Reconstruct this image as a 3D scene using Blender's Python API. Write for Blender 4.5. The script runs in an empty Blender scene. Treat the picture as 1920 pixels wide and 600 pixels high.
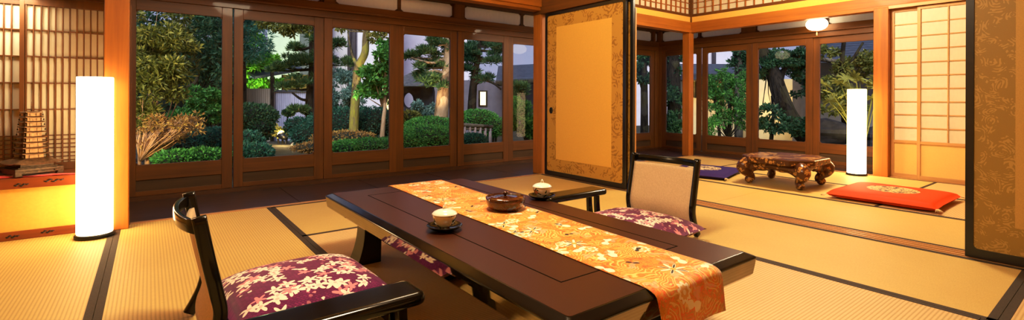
import bpy, math, random
import numpy as np
from math import sin, cos, pi, radians, sqrt, atan2
from mathutils import Vector, Matrix

scene = bpy.context.scene
COL = scene.collection
rng = np.random.default_rng(7)
random.seed(7)

# ------------------------------------------------------------------ camera
CAM_F, CAM_TH, CAM_V0, CAM_ROLL, CAM_H = 899.55, .92289, 184.0, .00402, .88
cd = bpy.data.cameras.new('camera')
cam = bpy.data.objects.new('camera', cd)
COL.objects.link(cam)
cd.sensor_fit = 'HORIZONTAL'; cd.sensor_width = 36.0
cd.lens = CAM_F / 1920 * 36
cd.shift_y = -(300 - CAM_V0) / 1920
cd.clip_start = .02; cd.clip_end = 200
_fw = Vector((cos(CAM_TH), sin(CAM_TH), 0)); _rt = Vector((sin(CAM_TH), -cos(CAM_TH), 0)); _up = Vector((0, 0, 1))
# slight clockwise roll of the picture: the horizon sinks to the right
rt2 = _rt * cos(CAM_ROLL) + _up * sin(CAM_ROLL); up2 = _up * cos(CAM_ROLL) - _rt * sin(CAM_ROLL)
cam.matrix_world = Matrix(((rt2.x, up2.x, -_fw.x, 0), (rt2.y, up2.y, -_fw.y, 0), (rt2.z, up2.z, -_fw.z, CAM_H), (0, 0, 0, 1)))
scene.camera = cam

def P(u, v, D):
    """survey a point of the garden: picture direction (u, v) and forward distance D -> world"""
    a, b = u - 960, v - CAM_V0
    a2 = a * cos(CAM_ROLL) + b * sin(CAM_ROLL); b2 = b * cos(CAM_ROLL) - a * sin(CAM_ROLL)
    r, w = a2 / CAM_F, -b2 / CAM_F
    return Vector((D * (cos(CAM_TH) + sin(CAM_TH) * r), D * (sin(CAM_TH) - cos(CAM_TH) * r), CAM_H + D * w))

# ------------------------------------------------------------------ materials
def lin(c):
    if isinstance(c, str):
        c = [int(c[i:i + 2], 16) / 255 for i in (1, 3, 5)]
        c = [x / 12.92 if x <= .04045 else ((x + .055) / 1.055) ** 2.4 for x in c]
    return (c[0], c[1], c[2], 1)

class NT:
    def __init__(s, name):
        s.m = bpy.data.materials.new(name); s.m.use_nodes = True
        s.t = s.m.node_tree; s.t.nodes.clear()
        s.out = s.t.nodes.new('ShaderNodeOutputMaterial')
    def n(s, typ, **kw):
        x = s.t.nodes.new(typ)
        for k, v in kw.items(): setattr(x, k, v)
        return x
    def l(s, a, b): s.t.links.new(a, b)
    def inp(s, sock, v):
        if hasattr(v, 'is_output'): s.l(v, sock)
        else:
            try: sock.default_value = v
            except Exception: sock.default_value = lin(v)
    def math(s, op, a, b=None, c=None, clamp=False):
        x = s.n('ShaderNodeMath', operation=op, use_clamp=clamp)
        s.inp(x.inputs[0], a)
        if b is not None: s.inp(x.inputs[1], b)
        if c is not None: s.inp(x.inputs[2], c)
        return x.outputs[0]
    def mix(s, fac, a, b, blend='MIX'):
        x = s.n('ShaderNodeMix', data_type='RGBA', blend_type=blend)
        s.inp(x.inputs[0], fac)
        s.inp(x.inputs[6], lin(a) if not hasattr(a, 'is_output') else a)
        s.inp(x.inputs[7], lin(b) if not hasattr(b, 'is_output') else b)
        return x.outputs[2]
    def coord(s, kind='Object', scale=(1, 1, 1), loc=(0, 0, 0), rot=(0, 0, 0)):
        tc = s.n('ShaderNodeTexCoord'); mp = s.n('ShaderNodeMapping')
        mp.inputs['Scale'].default_value = scale; mp.inputs['Location'].default_value = loc; mp.inputs['Rotation'].default_value = rot
        s.l(tc.outputs[kind], mp.inputs['Vector']); return mp.outputs[0]
    def noise(s, vec, scale=5, detail=4, rough=.55, dist=0, out=0):
        x = s.n('ShaderNodeTexNoise'); s.l(vec, x.inputs['Vector'])
        x.inputs['Scale'].default_value = scale; x.inputs['Detail'].default_value = detail
        x.inputs['Roughness'].default_value = rough; x.inputs['Distortion'].default_value = dist
        return x.outputs[out]
    def ramp(s, fac, stops, interp='LINEAR'):
        x = s.n('ShaderNodeValToRGB'); s.l(fac, x.inputs[0]); r = x.color_ramp; r.interpolation = interp
        while len(r.elements) < len(stops): r.elements.new(.5)
        for e, (p, c) in zip(r.elements, stops): e.position = p; e.color = lin(c)
        return x.outputs[0]
    def bump(s, h, strength=.3, dist=.01):
        x = s.n('ShaderNodeBump'); x.inputs['Strength'].default_value = strength; x.inputs['Distance'].default_value = dist
        s.l(h, x.inputs['Height']); return x.outputs[0]
    def bsdf(s, color, rough=.5, metal=0, spec=.5, coat=0, normal=None, sheen=0, trans=0):
        b = s.n('ShaderNodeBsdfPrincipled')
        s.inp(b.inputs['Base Color'], lin(color) if not hasattr(color, 'is_output') else color)
        s.inp(b.inputs['Roughness'], rough); s.inp(b.inputs['Metallic'], metal)
        b.inputs['Specular IOR Level'].default_value = spec; b.inputs['Coat Weight'].default_value = coat
        b.inputs['Coat Roughness'].default_value = .05
        b.inputs['Sheen Weight'].default_value = sheen
        if normal is not None: s.l(normal, b.inputs['Normal'])
        return b.outputs[0]
    def done(s, sh): s.l(sh, s.out.inputs[0]); return s.m
    def flower(s, vec, scale, R, petals, inner=.45, density=.6, seed=0, power=1.0, squash=1.0):
        """mask of rosettes scattered on the cloth; returns (mask, centre mask, random)"""
        ad = s.n('ShaderNodeVectorMath', operation='ADD'); s.l(vec, ad.inputs[0]); ad.inputs[1].default_value = (seed * 3.7, seed * 1.9, 0)
        v = s.n('ShaderNodeTexVoronoi', voronoi_dimensions='2D', feature='F1'); s.l(ad.outputs[0], v.inputs['Vector'])
        v.inputs['Scale'].default_value = scale; v.inputs['Randomness'].default_value = .85
        sub = s.n('ShaderNodeVectorMath', operation='SUBTRACT'); s.l(ad.outputs[0], sub.inputs[0]); s.l(v.outputs['Position'], sub.inputs[1])
        sp = s.n('ShaderNodeSeparateXYZ'); s.l(sub.outputs[0], sp.inputs[0])
        cs = s.n('ShaderNodeSeparateColor'); s.l(v.outputs['Color'], cs.inputs[0])
        a = s.math('ARCTAN2', sp.outputs[1], sp.outputs[0])
        a = s.math('ADD', a, s.math('MULTIPLY', cs.outputs[0], 6.28))
        pet = s.math('MULTIPLY_ADD', s.math('COSINE', s.math('MULTIPLY', a, float(petals))), .5, .5)
        pet = s.math('POWER', pet, power)
        lim = s.math('MULTIPLY', s.math('MULTIPLY_ADD', pet, 1 - inner, inner), R)
        d = s.math('MULTIPLY', v.outputs['Distance'], 1.0)
        mask = s.math('MULTIPLY', s.math('LESS_THAN', d, lim), s.math('LESS_THAN', cs.outputs[1], density))
        cen = s.math('MULTIPLY', s.math('LESS_THAN', d, R * .22), mask)
        return mask, cen, cs.outputs[2]

def wood(name, dark, light, axis='z', rough=.5, coat=.06, scale=1.0, bump=.08):
    m = NT(name); k = {'x': (1.2, 22, 22), 'y': (22, 1.2, 22), 'z': (22, 22, 1.2)}[axis]
    v = m.coord('Object', tuple(a * scale for a in k))
    n = m.noise(v, 1.0, 6, .6, .6); n2 = m.noise(m.coord('Object', (1.3, 1.3, 1.3)), 1.5, 2)
    f = m.math('ADD', m.math('MULTIPLY', n, .8), m.math('MULTIPLY', n2, .3))
    c = m.ramp(f, [(.3, dark), (.75, light)])
    return m.done(m.bsdf(c, rough, coat=coat, normal=m.bump(n, bump, .004)))

WOODF = ((.070, .022, .002), (.170, .056, .004))
M = {}
for ax in 'xyz':
    M['frame_' + ax] = wood('window_timber_' + ax, *WOODF, axis=ax)
    M['post_' + ax] = wood('post_timber_' + ax, (.27, .080, .006), (.46, .160, .012), axis=ax, rough=.55, coat=.04)
    M['pale_' + ax] = wood('pale_cedar_' + ax, (.40, .20, .065), (.60, .34, .13), axis=ax, rough=.45)
    M['panel_' + ax] = wood('old_cedar_panel_' + ax, (.035, .017, .006), (.085, .042, .014), axis=ax, rough=.6, coat=0)
    M['dark_' + ax] = wood('dark_timber_' + ax, (.035, .013, .004), (.10, .035, .009), axis=ax)

def m_engawa():
    m = NT('engawa_boards'); v = m.coord('Object', (1.2, 30, 30)); n = m.noise(v, 1, 6, .6, .4)
    c = m.ramp(n, [(.3, (.030, .016, .016)), (.7, (.075, .040, .034))])
    return m.done(m.bsdf(c, .32, spec=.5, coat=.2, normal=m.bump(n, .05, .003)))
M['engawa'] = m_engawa()

def m_tatami(name, axis, depth, tone=1.0, pale=0.0):
    m = NT(name); tc = m.coord('Object')
    sp = m.n('ShaderNodeSeparateXYZ'); m.l(tc, sp.inputs[0])
    q = sp.outputs[1] if axis == 'x' else sp.outputs[0]; l_ = sp.outputs[0] if axis == 'x' else sp.outputs[1]
    w = m.math('MULTIPLY_ADD', m.math('SINE', m.math('MULTIPLY', q, 2 * pi / .0145)), .5, .5)
    w = m.math('POWER', w, .45)
    fine = m.noise(m.coord('Object', (30, 500, 1) if axis == 'y' else (500, 30, 1)), 1, 2)
    big = m.noise(tc, 1.3, 3)
    base = m.ramp(m.math('ADD', m.math('MULTIPLY', fine, .6), m.math('MULTIPLY', big, .4)),
                  [(.3, (.57 * tone, .395 * tone, .135 * tone + pale * .6)), (.7, (.70 * tone, .52 * tone, .195 * tone + pale))])
    c = m.mix(m.math('MULTIPLY', m.math('SUBTRACT', 1.0, w), depth), base, (.34 * tone, .20 * tone, .055 * tone))
    return m.done(m.bsdf(c, .55, spec=.25, normal=m.bump(w, .25 * depth + .02, .003)))
M['tatami_x'] = m_tatami('tatami_ribs_x', 'x', .6, 1.08, .10)
M['tatami_y'] = m_tatami('tatami_ribs_y', 'y', .55)
M['tatami_s'] = m_tatami('tatami_smooth', 'y', .16)
M['tatami_o'] = m_tatami('tatami_smooth_aged', 'x', .14, .92)

def m_plain(name, color, rough=.5, metal=0, spec=.5, coat=0, var=.15, nscale=20, bump=0, sheen=0):
    m = NT(name); v = m.coord('Object'); n = m.noise(v, nscale, 4)
    c1 = tuple(x * (1 - var) for x in color); c2 = tuple(min(1, x * (1 + var)) for x in color)
    c = m.ramp(n, [(.3, c1), (.7, c2)])
    return m.done(m.bsdf(c, rough, metal, spec, coat, m.bump(n, bump, .004) if bump else None, sheen))
M['border'] = m_plain('tatami_cloth_edge', (.055, .036, .022), .8, var=.3, nscale=200)
M['plaster'] = m_plain('ochre_plaster', (.80, .47, .10), .9, var=.05, nscale=60, bump=.1)
M['plaster_pale'] = m_plain('pale_plaster', (.72, .60, .42), .9, var=.04, nscale=40, bump=.1)
M['ceilwood'] = wood('ceiling_boards', (.30, .16, .06), (.45, .26, .10), axis='y')
M['lacquer'] = m_plain('black_lacquer', (.004, .0035, .003), .16, spec=.38, coat=.15, var=.1)
M['lacquer_soft'] = m_plain('black_lacquer_satin', (.010, .008, .008), .3, coat=.4, var=.1)
M['black'] = m_plain('black_metal', (.01, .01, .01), .4, var=.1)
M['redwood'] = wood('red_lacquered_board', (.14, .030, .009), (.28, .070, .018), axis='x', rough=.3, coat=.4)
M['redcloth'] = m_plain('red_cloth', (.72, .012, .012), .8, var=.15, nscale=60, sheen=.3)
M['bronze'] = m_plain('aged_bronze', (.22, .13, .065), .45, metal=.7, var=.4, nscale=60, bump=.3)
M['bronze_dark'] = m_plain('dark_bronze', (.07, .045, .025), .45, metal=.6, var=.5, nscale=60, bump=.4)
M['tabletop'] = m_plain('brown_tabletop', (.056, .015, .0055), .36, spec=.36, var=.35, nscale=700)
M['inlay'] = m_plain('table_groove', (.004, .002, .001), .8, spec=.05, var=.1)
def m_mirror():
    m = NT('mirror_black_lacquer'); n = m.noise(m.coord('Object'), 6, 2)
    return m.done(m.bsdf(m.ramp(n, [(.3, (.27, .235, .16)), (.7, (.32, .275, .19))]), .05, metal=1.0))
M['mirror'] = m_mirror()
M['paper'] = None
def m_paper(name, color, transl=.5, lines=0):
    m = NT(name); n = m.noise(m.coord('Object', (14, 14, 5)), 3, 5)
    c1 = tuple(x * .95 for x in color); c = m.ramp(n, [(.3, c1), (.7, color)])
    d = m.n('ShaderNodeBsdfDiffuse'); m.l(c, d.inputs[0]); t = m.n('ShaderNodeBsdfTranslucent'); m.l(c, t.inputs[0])
    x = m.n('ShaderNodeMixShader'); x.inputs[0].default_value = transl; m.l(d.outputs[0], x.inputs[1]); m.l(t.outputs[0], x.inputs[2])
    return m.done(x.outputs[0])
M['paper'] = m_paper('shoji_paper', (.90, .82, .66), .35)
M['frost'] = m_paper('frosted_glass', (.84, .85, .84), .4)
def m_emit(name, color, strength):
    m = NT(name); v = m.coord('Object', (30, 30, 6)); n = m.noise(v, 2, 3)
    e = m.n('ShaderNodeEmission'); m.l(m.ramp(n, [(.3, tuple(x * .94 for x in color)), (.7, color)]), e.inputs[0]); e.inputs[1].default_value = strength
    d = m.bsdf((.8, .75, .65), .8); a = m.n('ShaderNodeAddShader'); m.l(e.outputs[0], a.inputs[0]); m.l(d, a.inputs[1])
    return m.done(a.outputs[0])
M['lamp_paper'] = m_emit('glowing_washi_paper', (1, .70, .36), 9.0)
M['globe_paper'] = m_emit('glowing_globe_paper', (1, .80, .48), 9.0)
M['lit_window'] = m_emit('lit_window_paper', (1, .66, .28), .85)
M['bulb'] = m_emit('bulb_glow', (1, .72, .38), 40)
def m_glass():
    m = NT('window_glass'); tr = m.n('ShaderNodeBsdfTransparent'); tr.inputs[0].default_value = (.96, .97, .97, 1)
    g = m.n('ShaderNodeBsdfGlossy'); g.inputs['Roughness'].default_value = .0; g.inputs[0].default_value = (1, 1, 1, 1)
    fr = m.n('ShaderNodeFresnel'); fr.inputs[0].default_value = 1.24
    x = m.n('ShaderNodeMixShader'); m.l(fr.outputs[0], x.inputs[0]); m.l(tr.outputs[0], x.inputs[1]); m.l(g.outputs[0], x.inputs[2])
    return m.done(x.outputs[0])
M['glass'] = m_glass()

def m_damask(name, base, motif, scale=5.5, amt=.9):
    m = NT(name); v = m.coord('Object', (1, 1, 1))
    # fold the wall plane (y, z) onto (x, y)
    sp = m.n('ShaderNodeSeparateXYZ'); m.l(v, sp.inputs[0]); cb = m.n('ShaderNodeCombineXYZ'); m.l(sp.outputs[1], cb.inputs[0]); m.l(sp.outputs[2], cb.inputs[1])
    nz = m.n('ShaderNodeTexNoise'); m.l(cb.outputs[0], nz.inputs[0]); nz.inputs['Scale'].default_value = 9; nz.inputs['Detail'].default_value = 1
    mx = m.n('ShaderNodeVectorMath', operation='MULTIPLY_ADD'); m.l(nz.outputs['Color'], mx.inputs[0]); mx.inputs[1].default_value = (.09, .09, 0); m.l(cb.outputs[0], mx.inputs[2])
    f1, c1, _ = m.flower(mx.outputs[0], scale * 1.8, .62, 6, .55, .8, 1)
    w = m.n('ShaderNodeTexWave', wave_type='RINGS', rings_direction='SPHERICAL'); 
    vo = m.n('ShaderNodeTexVoronoi', voronoi_dimensions='2D', feature='F1'); m.l(mx.outputs[0], vo.inputs['Vector']); vo.inputs['Scale'].default_value = scale
    ring = m.math('MULTIPLY_ADD', m.math('SINE', m.math('MULTIPLY', vo.outputs['Distance'], 38.0)), .5, .5)
    ring = m.math('GREATER_THAN', ring, .62)
    mask = m.math('MULTIPLY', m.math('MAXIMUM', m.math('MULTIPLY', f1, ring), m.math('MULTIPLY', c1, 1.0)), amt)
    fleck = m.noise(v, 420, 2)
    b = m.mix(m.math('MULTIPLY', fleck, .5), base, tuple(x * .72 for x in base))
    c = m.mix(mask, b, motif)
    return m.done(m.bsdf(c, .5, spec=.4, normal=m.bump(fleck, .1, .002)))
M['gold_border'] = m_damask('gold_damask_border', (.58, .325, .055), (.33, .160, .022))
M['gold_plain'] = m_plain('gold_flecked_paper', (.78, .455, .085), .55, var=.12, nscale=260)
M['gold_soft'] = m_plain('pale_gold_paper', (.70, .46, .16), .6, var=.06, nscale=200)
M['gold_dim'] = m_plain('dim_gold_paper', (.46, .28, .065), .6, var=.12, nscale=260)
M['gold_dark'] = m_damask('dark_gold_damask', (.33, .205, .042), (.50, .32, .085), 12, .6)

def m_cushion(name, c_base, c_weave, white=(.86, .76, .66), pink=(.68, .27, .32), axis_scale=1.0):
    m = NT(name); v = m.coord('Object', (1, 1, 0))
    nz = m.n('ShaderNodeTexNoise'); m.l(v, nz.inputs[0]); nz.inputs['Scale'].default_value = 16; nz.inputs['Detail'].default_value = 2
    mv = m.n('ShaderNodeVectorMath', operation='MULTIPLY_ADD'); m.l(nz.outputs['Color'], mv.inputs[0]); mv.inputs[1].default_value = (.020, .020, 0); m.l(v, mv.inputs[2])
    vv = mv.outputs[0]
    ck = m.n('ShaderNodeTexBrick'); m.l(m.coord('Object', (1, 1, 1), rot=(0, 0, .785)), ck.inputs['Vector']); ck.inputs['Scale'].default_value = 30
    ck.inputs['Color1'].default_value = lin(c_base); ck.inputs['Color2'].default_value = lin(c_weave); ck.inputs['Mortar'].default_value = lin(tuple(x * .75 for x in c_base))
    ck.inputs['Mortar Size'].default_value = .03
    c = ck.outputs['Color']
    clump = m.noise(v, 4.5, 2)
    thick = m.math('GREATER_THAN', clump, .44)
    for (sc, R, sd, col, dens, cl) in ((15, .44, 3, pink, .5, True), (13, .44, 1, white, .72, True), (14, .43, 8, white, .6, True), (12, .42, 5, white, .30, False), (14, .42, 12, pink, .22, False)):
        f, cen, r = m.flower(vv, sc, R, 5, .34, dens, sd, 1.1)
        if cl: f = m.math('MULTIPLY', f, thick)
        c = m.mix(f, c, col)
        c = m.mix(m.math('MULTIPLY', cen, .5 if cl else .4), c, pink)
    return m.done(m.bsdf(c, .75, spec=.2, sheen=.25))
M['purple_floral'] = m_cushion('purple_floral_cloth', (.120, .006, .075), (.20, .014, .120))
M['cream'] = None
def m_weave(name, color):
    m = NT(name); v = m.coord('Object', (1, 1, 1), rot=(.78, 0, 0)); ck = m.n('ShaderNodeTexBrick'); m.l(m.coord('Object', (1, 1, 1), rot=(0, 1.57, .785)), ck.inputs['Vector'])
    ck.inputs['Scale'].default_value = 60; ck.inputs['Color1'].default_value = lin(color); ck.inputs['Color2'].default_value = lin(tuple(x * .85 for x in color)); ck.inputs['Mortar'].default_value = lin(tuple(x * .72 for x in color))
    return m.done(m.bsdf(ck.outputs[0], .8, spec=.2, sheen=.2))
M['cream'] = m_weave('cream_woven_cloth', (.62, .45, .28))

def m_runner():
    m = NT('orange_brocade'); tc = m.n('ShaderNodeTexCoord'); uv = tc.outputs['UV']
    def warp(sc, amt, sd):
        ad = m.n('ShaderNodeVectorMath', operation='ADD'); m.l(uv, ad.inputs[0]); ad.inputs[1].default_value = (sd, sd * .7, 0)
        nz = m.n('ShaderNodeTexNoise'); m.l(ad.outputs[0], nz.inputs[0]); nz.inputs['Scale'].default_value = sc; nz.inputs['Detail'].default_value = 2
        mv = m.n('ShaderNodeVectorMath', operation='MULTIPLY_ADD'); m.l(nz.outputs['Color'], mv.inputs[0]); mv.inputs[1].default_value = (amt, amt, 0); m.l(uv, mv.inputs[2]); return mv.outputs[0]
    w1, w2 = warp(9, .14, 0), warp(22, .03, 5)
    wv = m.n('ShaderNodeTexVoronoi', voronoi_dimensions='2D', feature='F1'); m.l(w1, wv.inputs['Vector']); wv.inputs['Scale'].default_value = 9
    rings = m.math('MULTIPLY_ADD', m.math('SINE', m.math('MULTIPLY', wv.outputs['Distance'], 48.0)), .5, .5)
    n1 = m.noise(uv, 20, 2, .5, 1.6)
    c = m.ramp(n1, [(.38, (.74, .105, .003)), (.45, (.66, .26, .020)), (.50, (.52, .25, .025)), (.56, (.78, .13, .003)), (.66, (.66, .33, .045))], 'LINEAR')
    patch = m.math('GREATER_THAN', m.noise(uv, 8, 1, .5, .8), .46)
    c = m.mix(m.math('MULTIPLY', m.math('MULTIPLY', m.math('GREATER_THAN', rings, .55), patch), .85), c, (.60, .35, .045))
    c = m.mix(m.math('MULTIPLY', m.math('MULTIPLY', m.math('GREATER_THAN', rings, .86), patch), .8), c, (.80, .60, .22))
    fine = m.noise(uv, 260, 1)
    c = m.mix(m.math('MULTIPLY', m.math('GREATER_THAN', fine, .55), .28), c, (.70, .46, .14))
    cream, ink, red, rose = (.80, .74, .58), (.02, .012, .010), (.60, .08, .008), (.70, .42, .30)
    f, cen, r = m.flower(w1, 13, .40, 3, .30, .45, 9, 1.0); c = m.mix(m.math('MULTIPLY', f, .5), c, rose)
    f, cen, r = m.flower(w2, 11, .42, 2, .12, .22, 3.3, 1.2); c = m.mix(f, c, cream)
    f, cen, r = m.flower(uv, 10.5, .36, 9, .72, .34, 4, .8); f2, c2, _ = m.flower(uv, 10.5, .23, 9, .8, .34, 4, .8); c = m.mix(f, c, cream); c = m.mix(f2, c, (.66, .40, .12)); c = m.mix(cen, c, cream)
    f, cen, r = m.flower(uv, 8.2, .40, 8, .26, .26, 2, 1.4); c = m.mix(f, c, cream); c = m.mix(cen, c, (.70, .36, .05))
    f, cen, r = m.flower(uv, 8.2, .37, 4, .02, .20, 2, 9.0); f = m.math('MULTIPLY', f, m.math('SUBTRACT', 1.0, cen)); c = m.mix(f, c, ink)
    f, cen, r = m.flower(w2, 14, .30, 2, .10, .13, 7, 1.6); c = m.mix(f, c, ink)
    return m.done(m.bsdf(c, .55, spec=.35, sheen=.2, normal=m.bump(fine, .15, .002)))
M['runner'] = m_runner()
M['runner_edge'] = m_plain('runner_hem', (.50, .20, .03), .7)

def m_porcelain():
    m = NT('painted_porcelain'); v = m.coord('Object', (1, 1, 1)); n = m.noise(v, 26, 2, .5, 1.5)
    ink = m.math('GREATER_THAN', n, .57)
    n3 = m.noise(v, 17, 1); ink2 = m.math('GREATER_THAN', n3, .63)
    c = m.mix(ink, (.86, .80, .68), (.035, .07, .035)); c = m.mix(ink2, c, (.45, .16, .03))
    return m.done(m.bsdf(c, .15, coat=.6))
M['porcelain'] = m_porcelain()
M['porcelain_white'] = m_plain('white_porcelain', (.86, .82, .72), .15, coat=.6, var=.03)
def m_bowl():
    m = NT('marbled_lacquer'); v = m.coord('Object', (1, 1, 2)); n = m.noise(v, 16, 4, .6, 1.2)
    return m.done(m.bsdf(m.ramp(n, [(.3, (.012, .004, .002)), (.5, (.055, .010, .004)), (.68, (.12, .026, .007))]), .12, coat=.8))
M['bowl'] = m_bowl()
def m_makie():
    m = NT('gold_speckled_lacquer'); v = m.coord('Object', (1, 1, 1)); f = m.n('ShaderNodeTexVoronoi'); m.l(v, f.inputs['Vector']); f.inputs['Scale'].default_value = 27
    n = m.noise(v, 9, 2); n2 = m.noise(v, 60, 2)
    k = m.math('MULTIPLY', m.math('LESS_THAN', f.outputs['Distance'], .48), m.math('GREATER_THAN', n, .45)); k = m.math('MULTIPLY', k, m.math('GREATER_THAN', n2, .42))
    c = m.mix(k, (.085, .024, .006), (.46, .25, .065))
    return m.done(m.bsdf(c, .3, coat=.3, spec=.4))
M['makie'] = m_makie()
def m_top2():
    m = NT('tabletop_shell'); v = m.coord('Object', (1, 1, 1)); n = m.noise(v, 5, 2, .5, 1); n2 = m.noise(v, 40, 3)
    k = m.math('MULTIPLY', m.math('GREATER_THAN', n, .52), m.math('GREATER_THAN', n2, .45))
    c = m.mix(k, (.13, .045, .012), (.46, .26, .08))
    return m.done(m.bsdf(c, .35, coat=.25))
M['makie_top'] = m_top2()
def m_zabuton(name, base, med1, med2, ink):
    m = NT(name); v = m.coord('Object', (1, 1, 1)); sp = m.n('ShaderNodeSeparateXYZ'); m.l(v, sp.inputs[0])
    x2 = m.math('POWER', m.math('ABSOLUTE', sp.outputs[0]), 2.0); y2 = m.math('POWER', m.math('ABSOLUTE', sp.outputs[1]), 2.0)
    r = m.math('SQRT', m.math('ADD', x2, y2)); wob = m.noise(v, 22, 1); r = m.math('ADD', r, m.math('MULTIPLY', m.math('SUBTRACT', wob, .5), .03))
    disc = m.math('MULTIPLY', m.math('LESS_THAN', r, .185), m.math('GREATER_THAN', sp.outputs[2], .035))
    n = m.noise(v, 24, 2, .5, 1.5)
    med = m.ramp(n, [(.38, ink), (.44, med2), (.5, med1), (.58, med1), (.62, med2)], 'CONSTANT')
    w = m.noise(v, 300, 1)
    b = m.mix(m.math('MULTIPLY', w, .35), base, tuple(x * .7 for x in base))
    return m.done(m.bsdf(m.mix(disc, b, med), .6, spec=.2))
M['zabuton_orange'] = m_zabuton('orange_silk', (.78, .068, .001), (.74, .55, .28), (.52, .34, .12), (.10, .06, .06))
M['zabuton_purple'] = m_zabuton('indigo_silk', (.050, .026, .165), (.74, .60, .40), (.45, .35, .20), (.05, .03, .07))
M['tassel'] = m_plain('cream_tassel', (.75, .58, .32), .8)

def m_leaf(name, c1, c2, c3=None, transl=.35, rough=.45):
    m = NT(name); g = m.n('ShaderNodeNewGeometry'); c3 = c3 or c2
    big = m.noise(m.coord('Object'), 1.6, 2)
    f = m.math('ADD', m.math('MULTIPLY', g.outputs['Random Per Island'], .6), m.math('MULTIPLY', big, .45))
    c = m.ramp(f, [(.15, c1), (.55, c2), (.95, c3)])
    b = m.bsdf(c, rough, spec=.35); t = m.n('ShaderNodeBsdfTranslucent'); m.l(c, t.inputs[0])
    x = m.n('ShaderNodeMixShader'); x.inputs[0].default_value = transl; m.l(b, x.inputs[1]); m.l(t.outputs[0], x.inputs[2])
    return m.done(x.outputs[0])
M['leaf_olive'] = m_leaf('olive_leaf', (0.070, 0.090, 0.020), (0.260, 0.280, 0.060), (0.680, 0.600, 0.150))
M['leaf_olive'] = m_leaf('olive_leaf', (.045, .060, .012), (.21, .23, .045), (.62, .55, .15))  # yellow end of the range paints lit leaf tips into the colour
M['leaf_rust'] = m_leaf('rust_leaf', (0.200, 0.100, 0.040), (0.480, 0.260, 0.080), (0.680, 0.480, 0.120))
M['leaf_green'] = m_leaf('green_leaf', (0.030, 0.120, 0.024), (0.100, 0.300, 0.060), (0.240, 0.520, 0.100))
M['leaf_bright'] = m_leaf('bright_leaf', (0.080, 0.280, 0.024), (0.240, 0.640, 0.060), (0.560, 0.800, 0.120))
M['leaf_dark'] = m_leaf('dark_leaf', (0.020, 0.060, 0.028), (0.060, 0.155, 0.070), (0.13, 0.26, 0.10))
M['leaf_teal'] = m_leaf('teal_hedge_leaf', (0.020, 0.090, 0.064), (0.050, 0.180, 0.116), (0.100, 0.280, 0.160))
M['leaf_hedge'] = m_leaf('hedge_leaf', (0.032, 0.130, 0.032), (0.100, 0.340, 0.070), (0.200, 0.540, 0.110))
M['leaf_pine'] = m_leaf('pine_needle', (0.030, 0.090, 0.040), (0.100, 0.200, 0.070), (0.240, 0.340, 0.100))
M['leaf_blue'] = m_leaf('bluish_leaf', (0.100, 0.200, 0.180), (0.240, 0.400, 0.340), (0.480, 0.660, 0.560))
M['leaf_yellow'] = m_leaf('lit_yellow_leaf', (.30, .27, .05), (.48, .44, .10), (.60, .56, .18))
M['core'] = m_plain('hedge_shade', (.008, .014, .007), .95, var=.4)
def m_bark(name, c1, c2, c3):
    m = NT(name); n = m.noise(m.coord('Object', (9, 9, 3)), 2.2, 5, .65); n2 = m.noise(m.coord('Object'), 1.7, 2)
    c = m.mix(m.math('GREATER_THAN', n2, .52), m.ramp(n, [(.35, c1), (.65, c2)]), m.ramp(n, [(.35, c2), (.65, c3)]))
    return m.done(m.bsdf(c, .9, spec=.1, normal=m.bump(n, .8, .03)))
M['bark'] = m_bark('grey_bark', (.06, .045, .035), (.16, .13, .10), (.24, .20, .15))
M['bark_dark'] = m_bark('dark_bark', (.015, .011, .008), (.05, .036, .025), (.07, .06, .03))
M['bark_moss'] = m_bark('mossy_bark', (.08, .055, .03), (.26, .20, .10), (.38, .34, .06))
M['bark_pine'] = m_bark('pine_bark', (.16, .09, .05), (.36, .23, .13), (.46, .33, .22))
M['twig'] = m_plain('bare_twig', (.58, .33, .18), .7, var=.3)
M['ground'] = m_plain('garden_soil', (.035, .03, .016), .95, var=.5, nscale=6, bump=.6)
M['stone'] = m_plain('garden_stone', (.10, .095, .10), .9, var=.35, nscale=14, bump=.5)
M['stone_pale'] = m_plain('pale_stone', (.38, .30, .30), .9, var=.25, nscale=14, bump=.5)
M['stone_dark'] = m_plain('dark_stone', (.045, .040, .046), .85, var=.4, nscale=10, bump=.5)
M['wall_green'] = m_plain('pale_green_facade', (.62, .70, .52), .9, var=.04, nscale=3)  # white wall; the greenish lamplight on it is mixed into this colour
M['wall_lilac'] = m_plain('lilac_white_facade', (.80, .72, .77), .9, var=.05, nscale=3)
M['wall_dark'] = m_plain('dark_grey_facade', (.16, .14, .17), .9, var=.12, nscale=4)
M['wall_warm'] = m_plain('warm_facade', (.70, .58, .36), .9, var=.06, nscale=4)
M['wall_beige'] = m_plain('beige_facade', (.36, .30, .24), .9, var=.1, nscale=4)
M['tile'] = m_plain('grey_roof_tile', (.06, .065, .085), .6, var=.3, nscale=10)
M['pipe'] = m_plain('brown_downpipe', (.07, .05, .06), .6)
def m_slats(name, c1, c2, axis=0, per=.05):
    m = NT(name); sp = m.n('ShaderNodeSeparateXYZ'); m.l(m.coord('Object'), sp.inputs[0])
    w = m.math('FRACT', m.math('MULTIPLY', sp.outputs[axis], 1 / per)); n = m.noise(m.coord('Object', (20, 20, 2)), 1.4, 2)
    c = m.ramp(n, [(.3, c1), (.7, c2)]); c = m.mix(m.math('LESS_THAN', w, .16), c, tuple(x * .3 for x in c1))
    return m.done(m.bsdf(c, .8, spec=.2))
M['fence_tan'] = m_slats('tan_bamboo_fence', (.46, .38, .31), (.60, .50, .42))
M['fence_blue'] = m_slats('blue_grey_fence', (.38, .37, .50), (.52, .51, .66))
M['gatewood'] = m_slats('lit_timber_wall', (.30, .20, .05), (.42, .28, .08), 0, .25)

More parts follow.
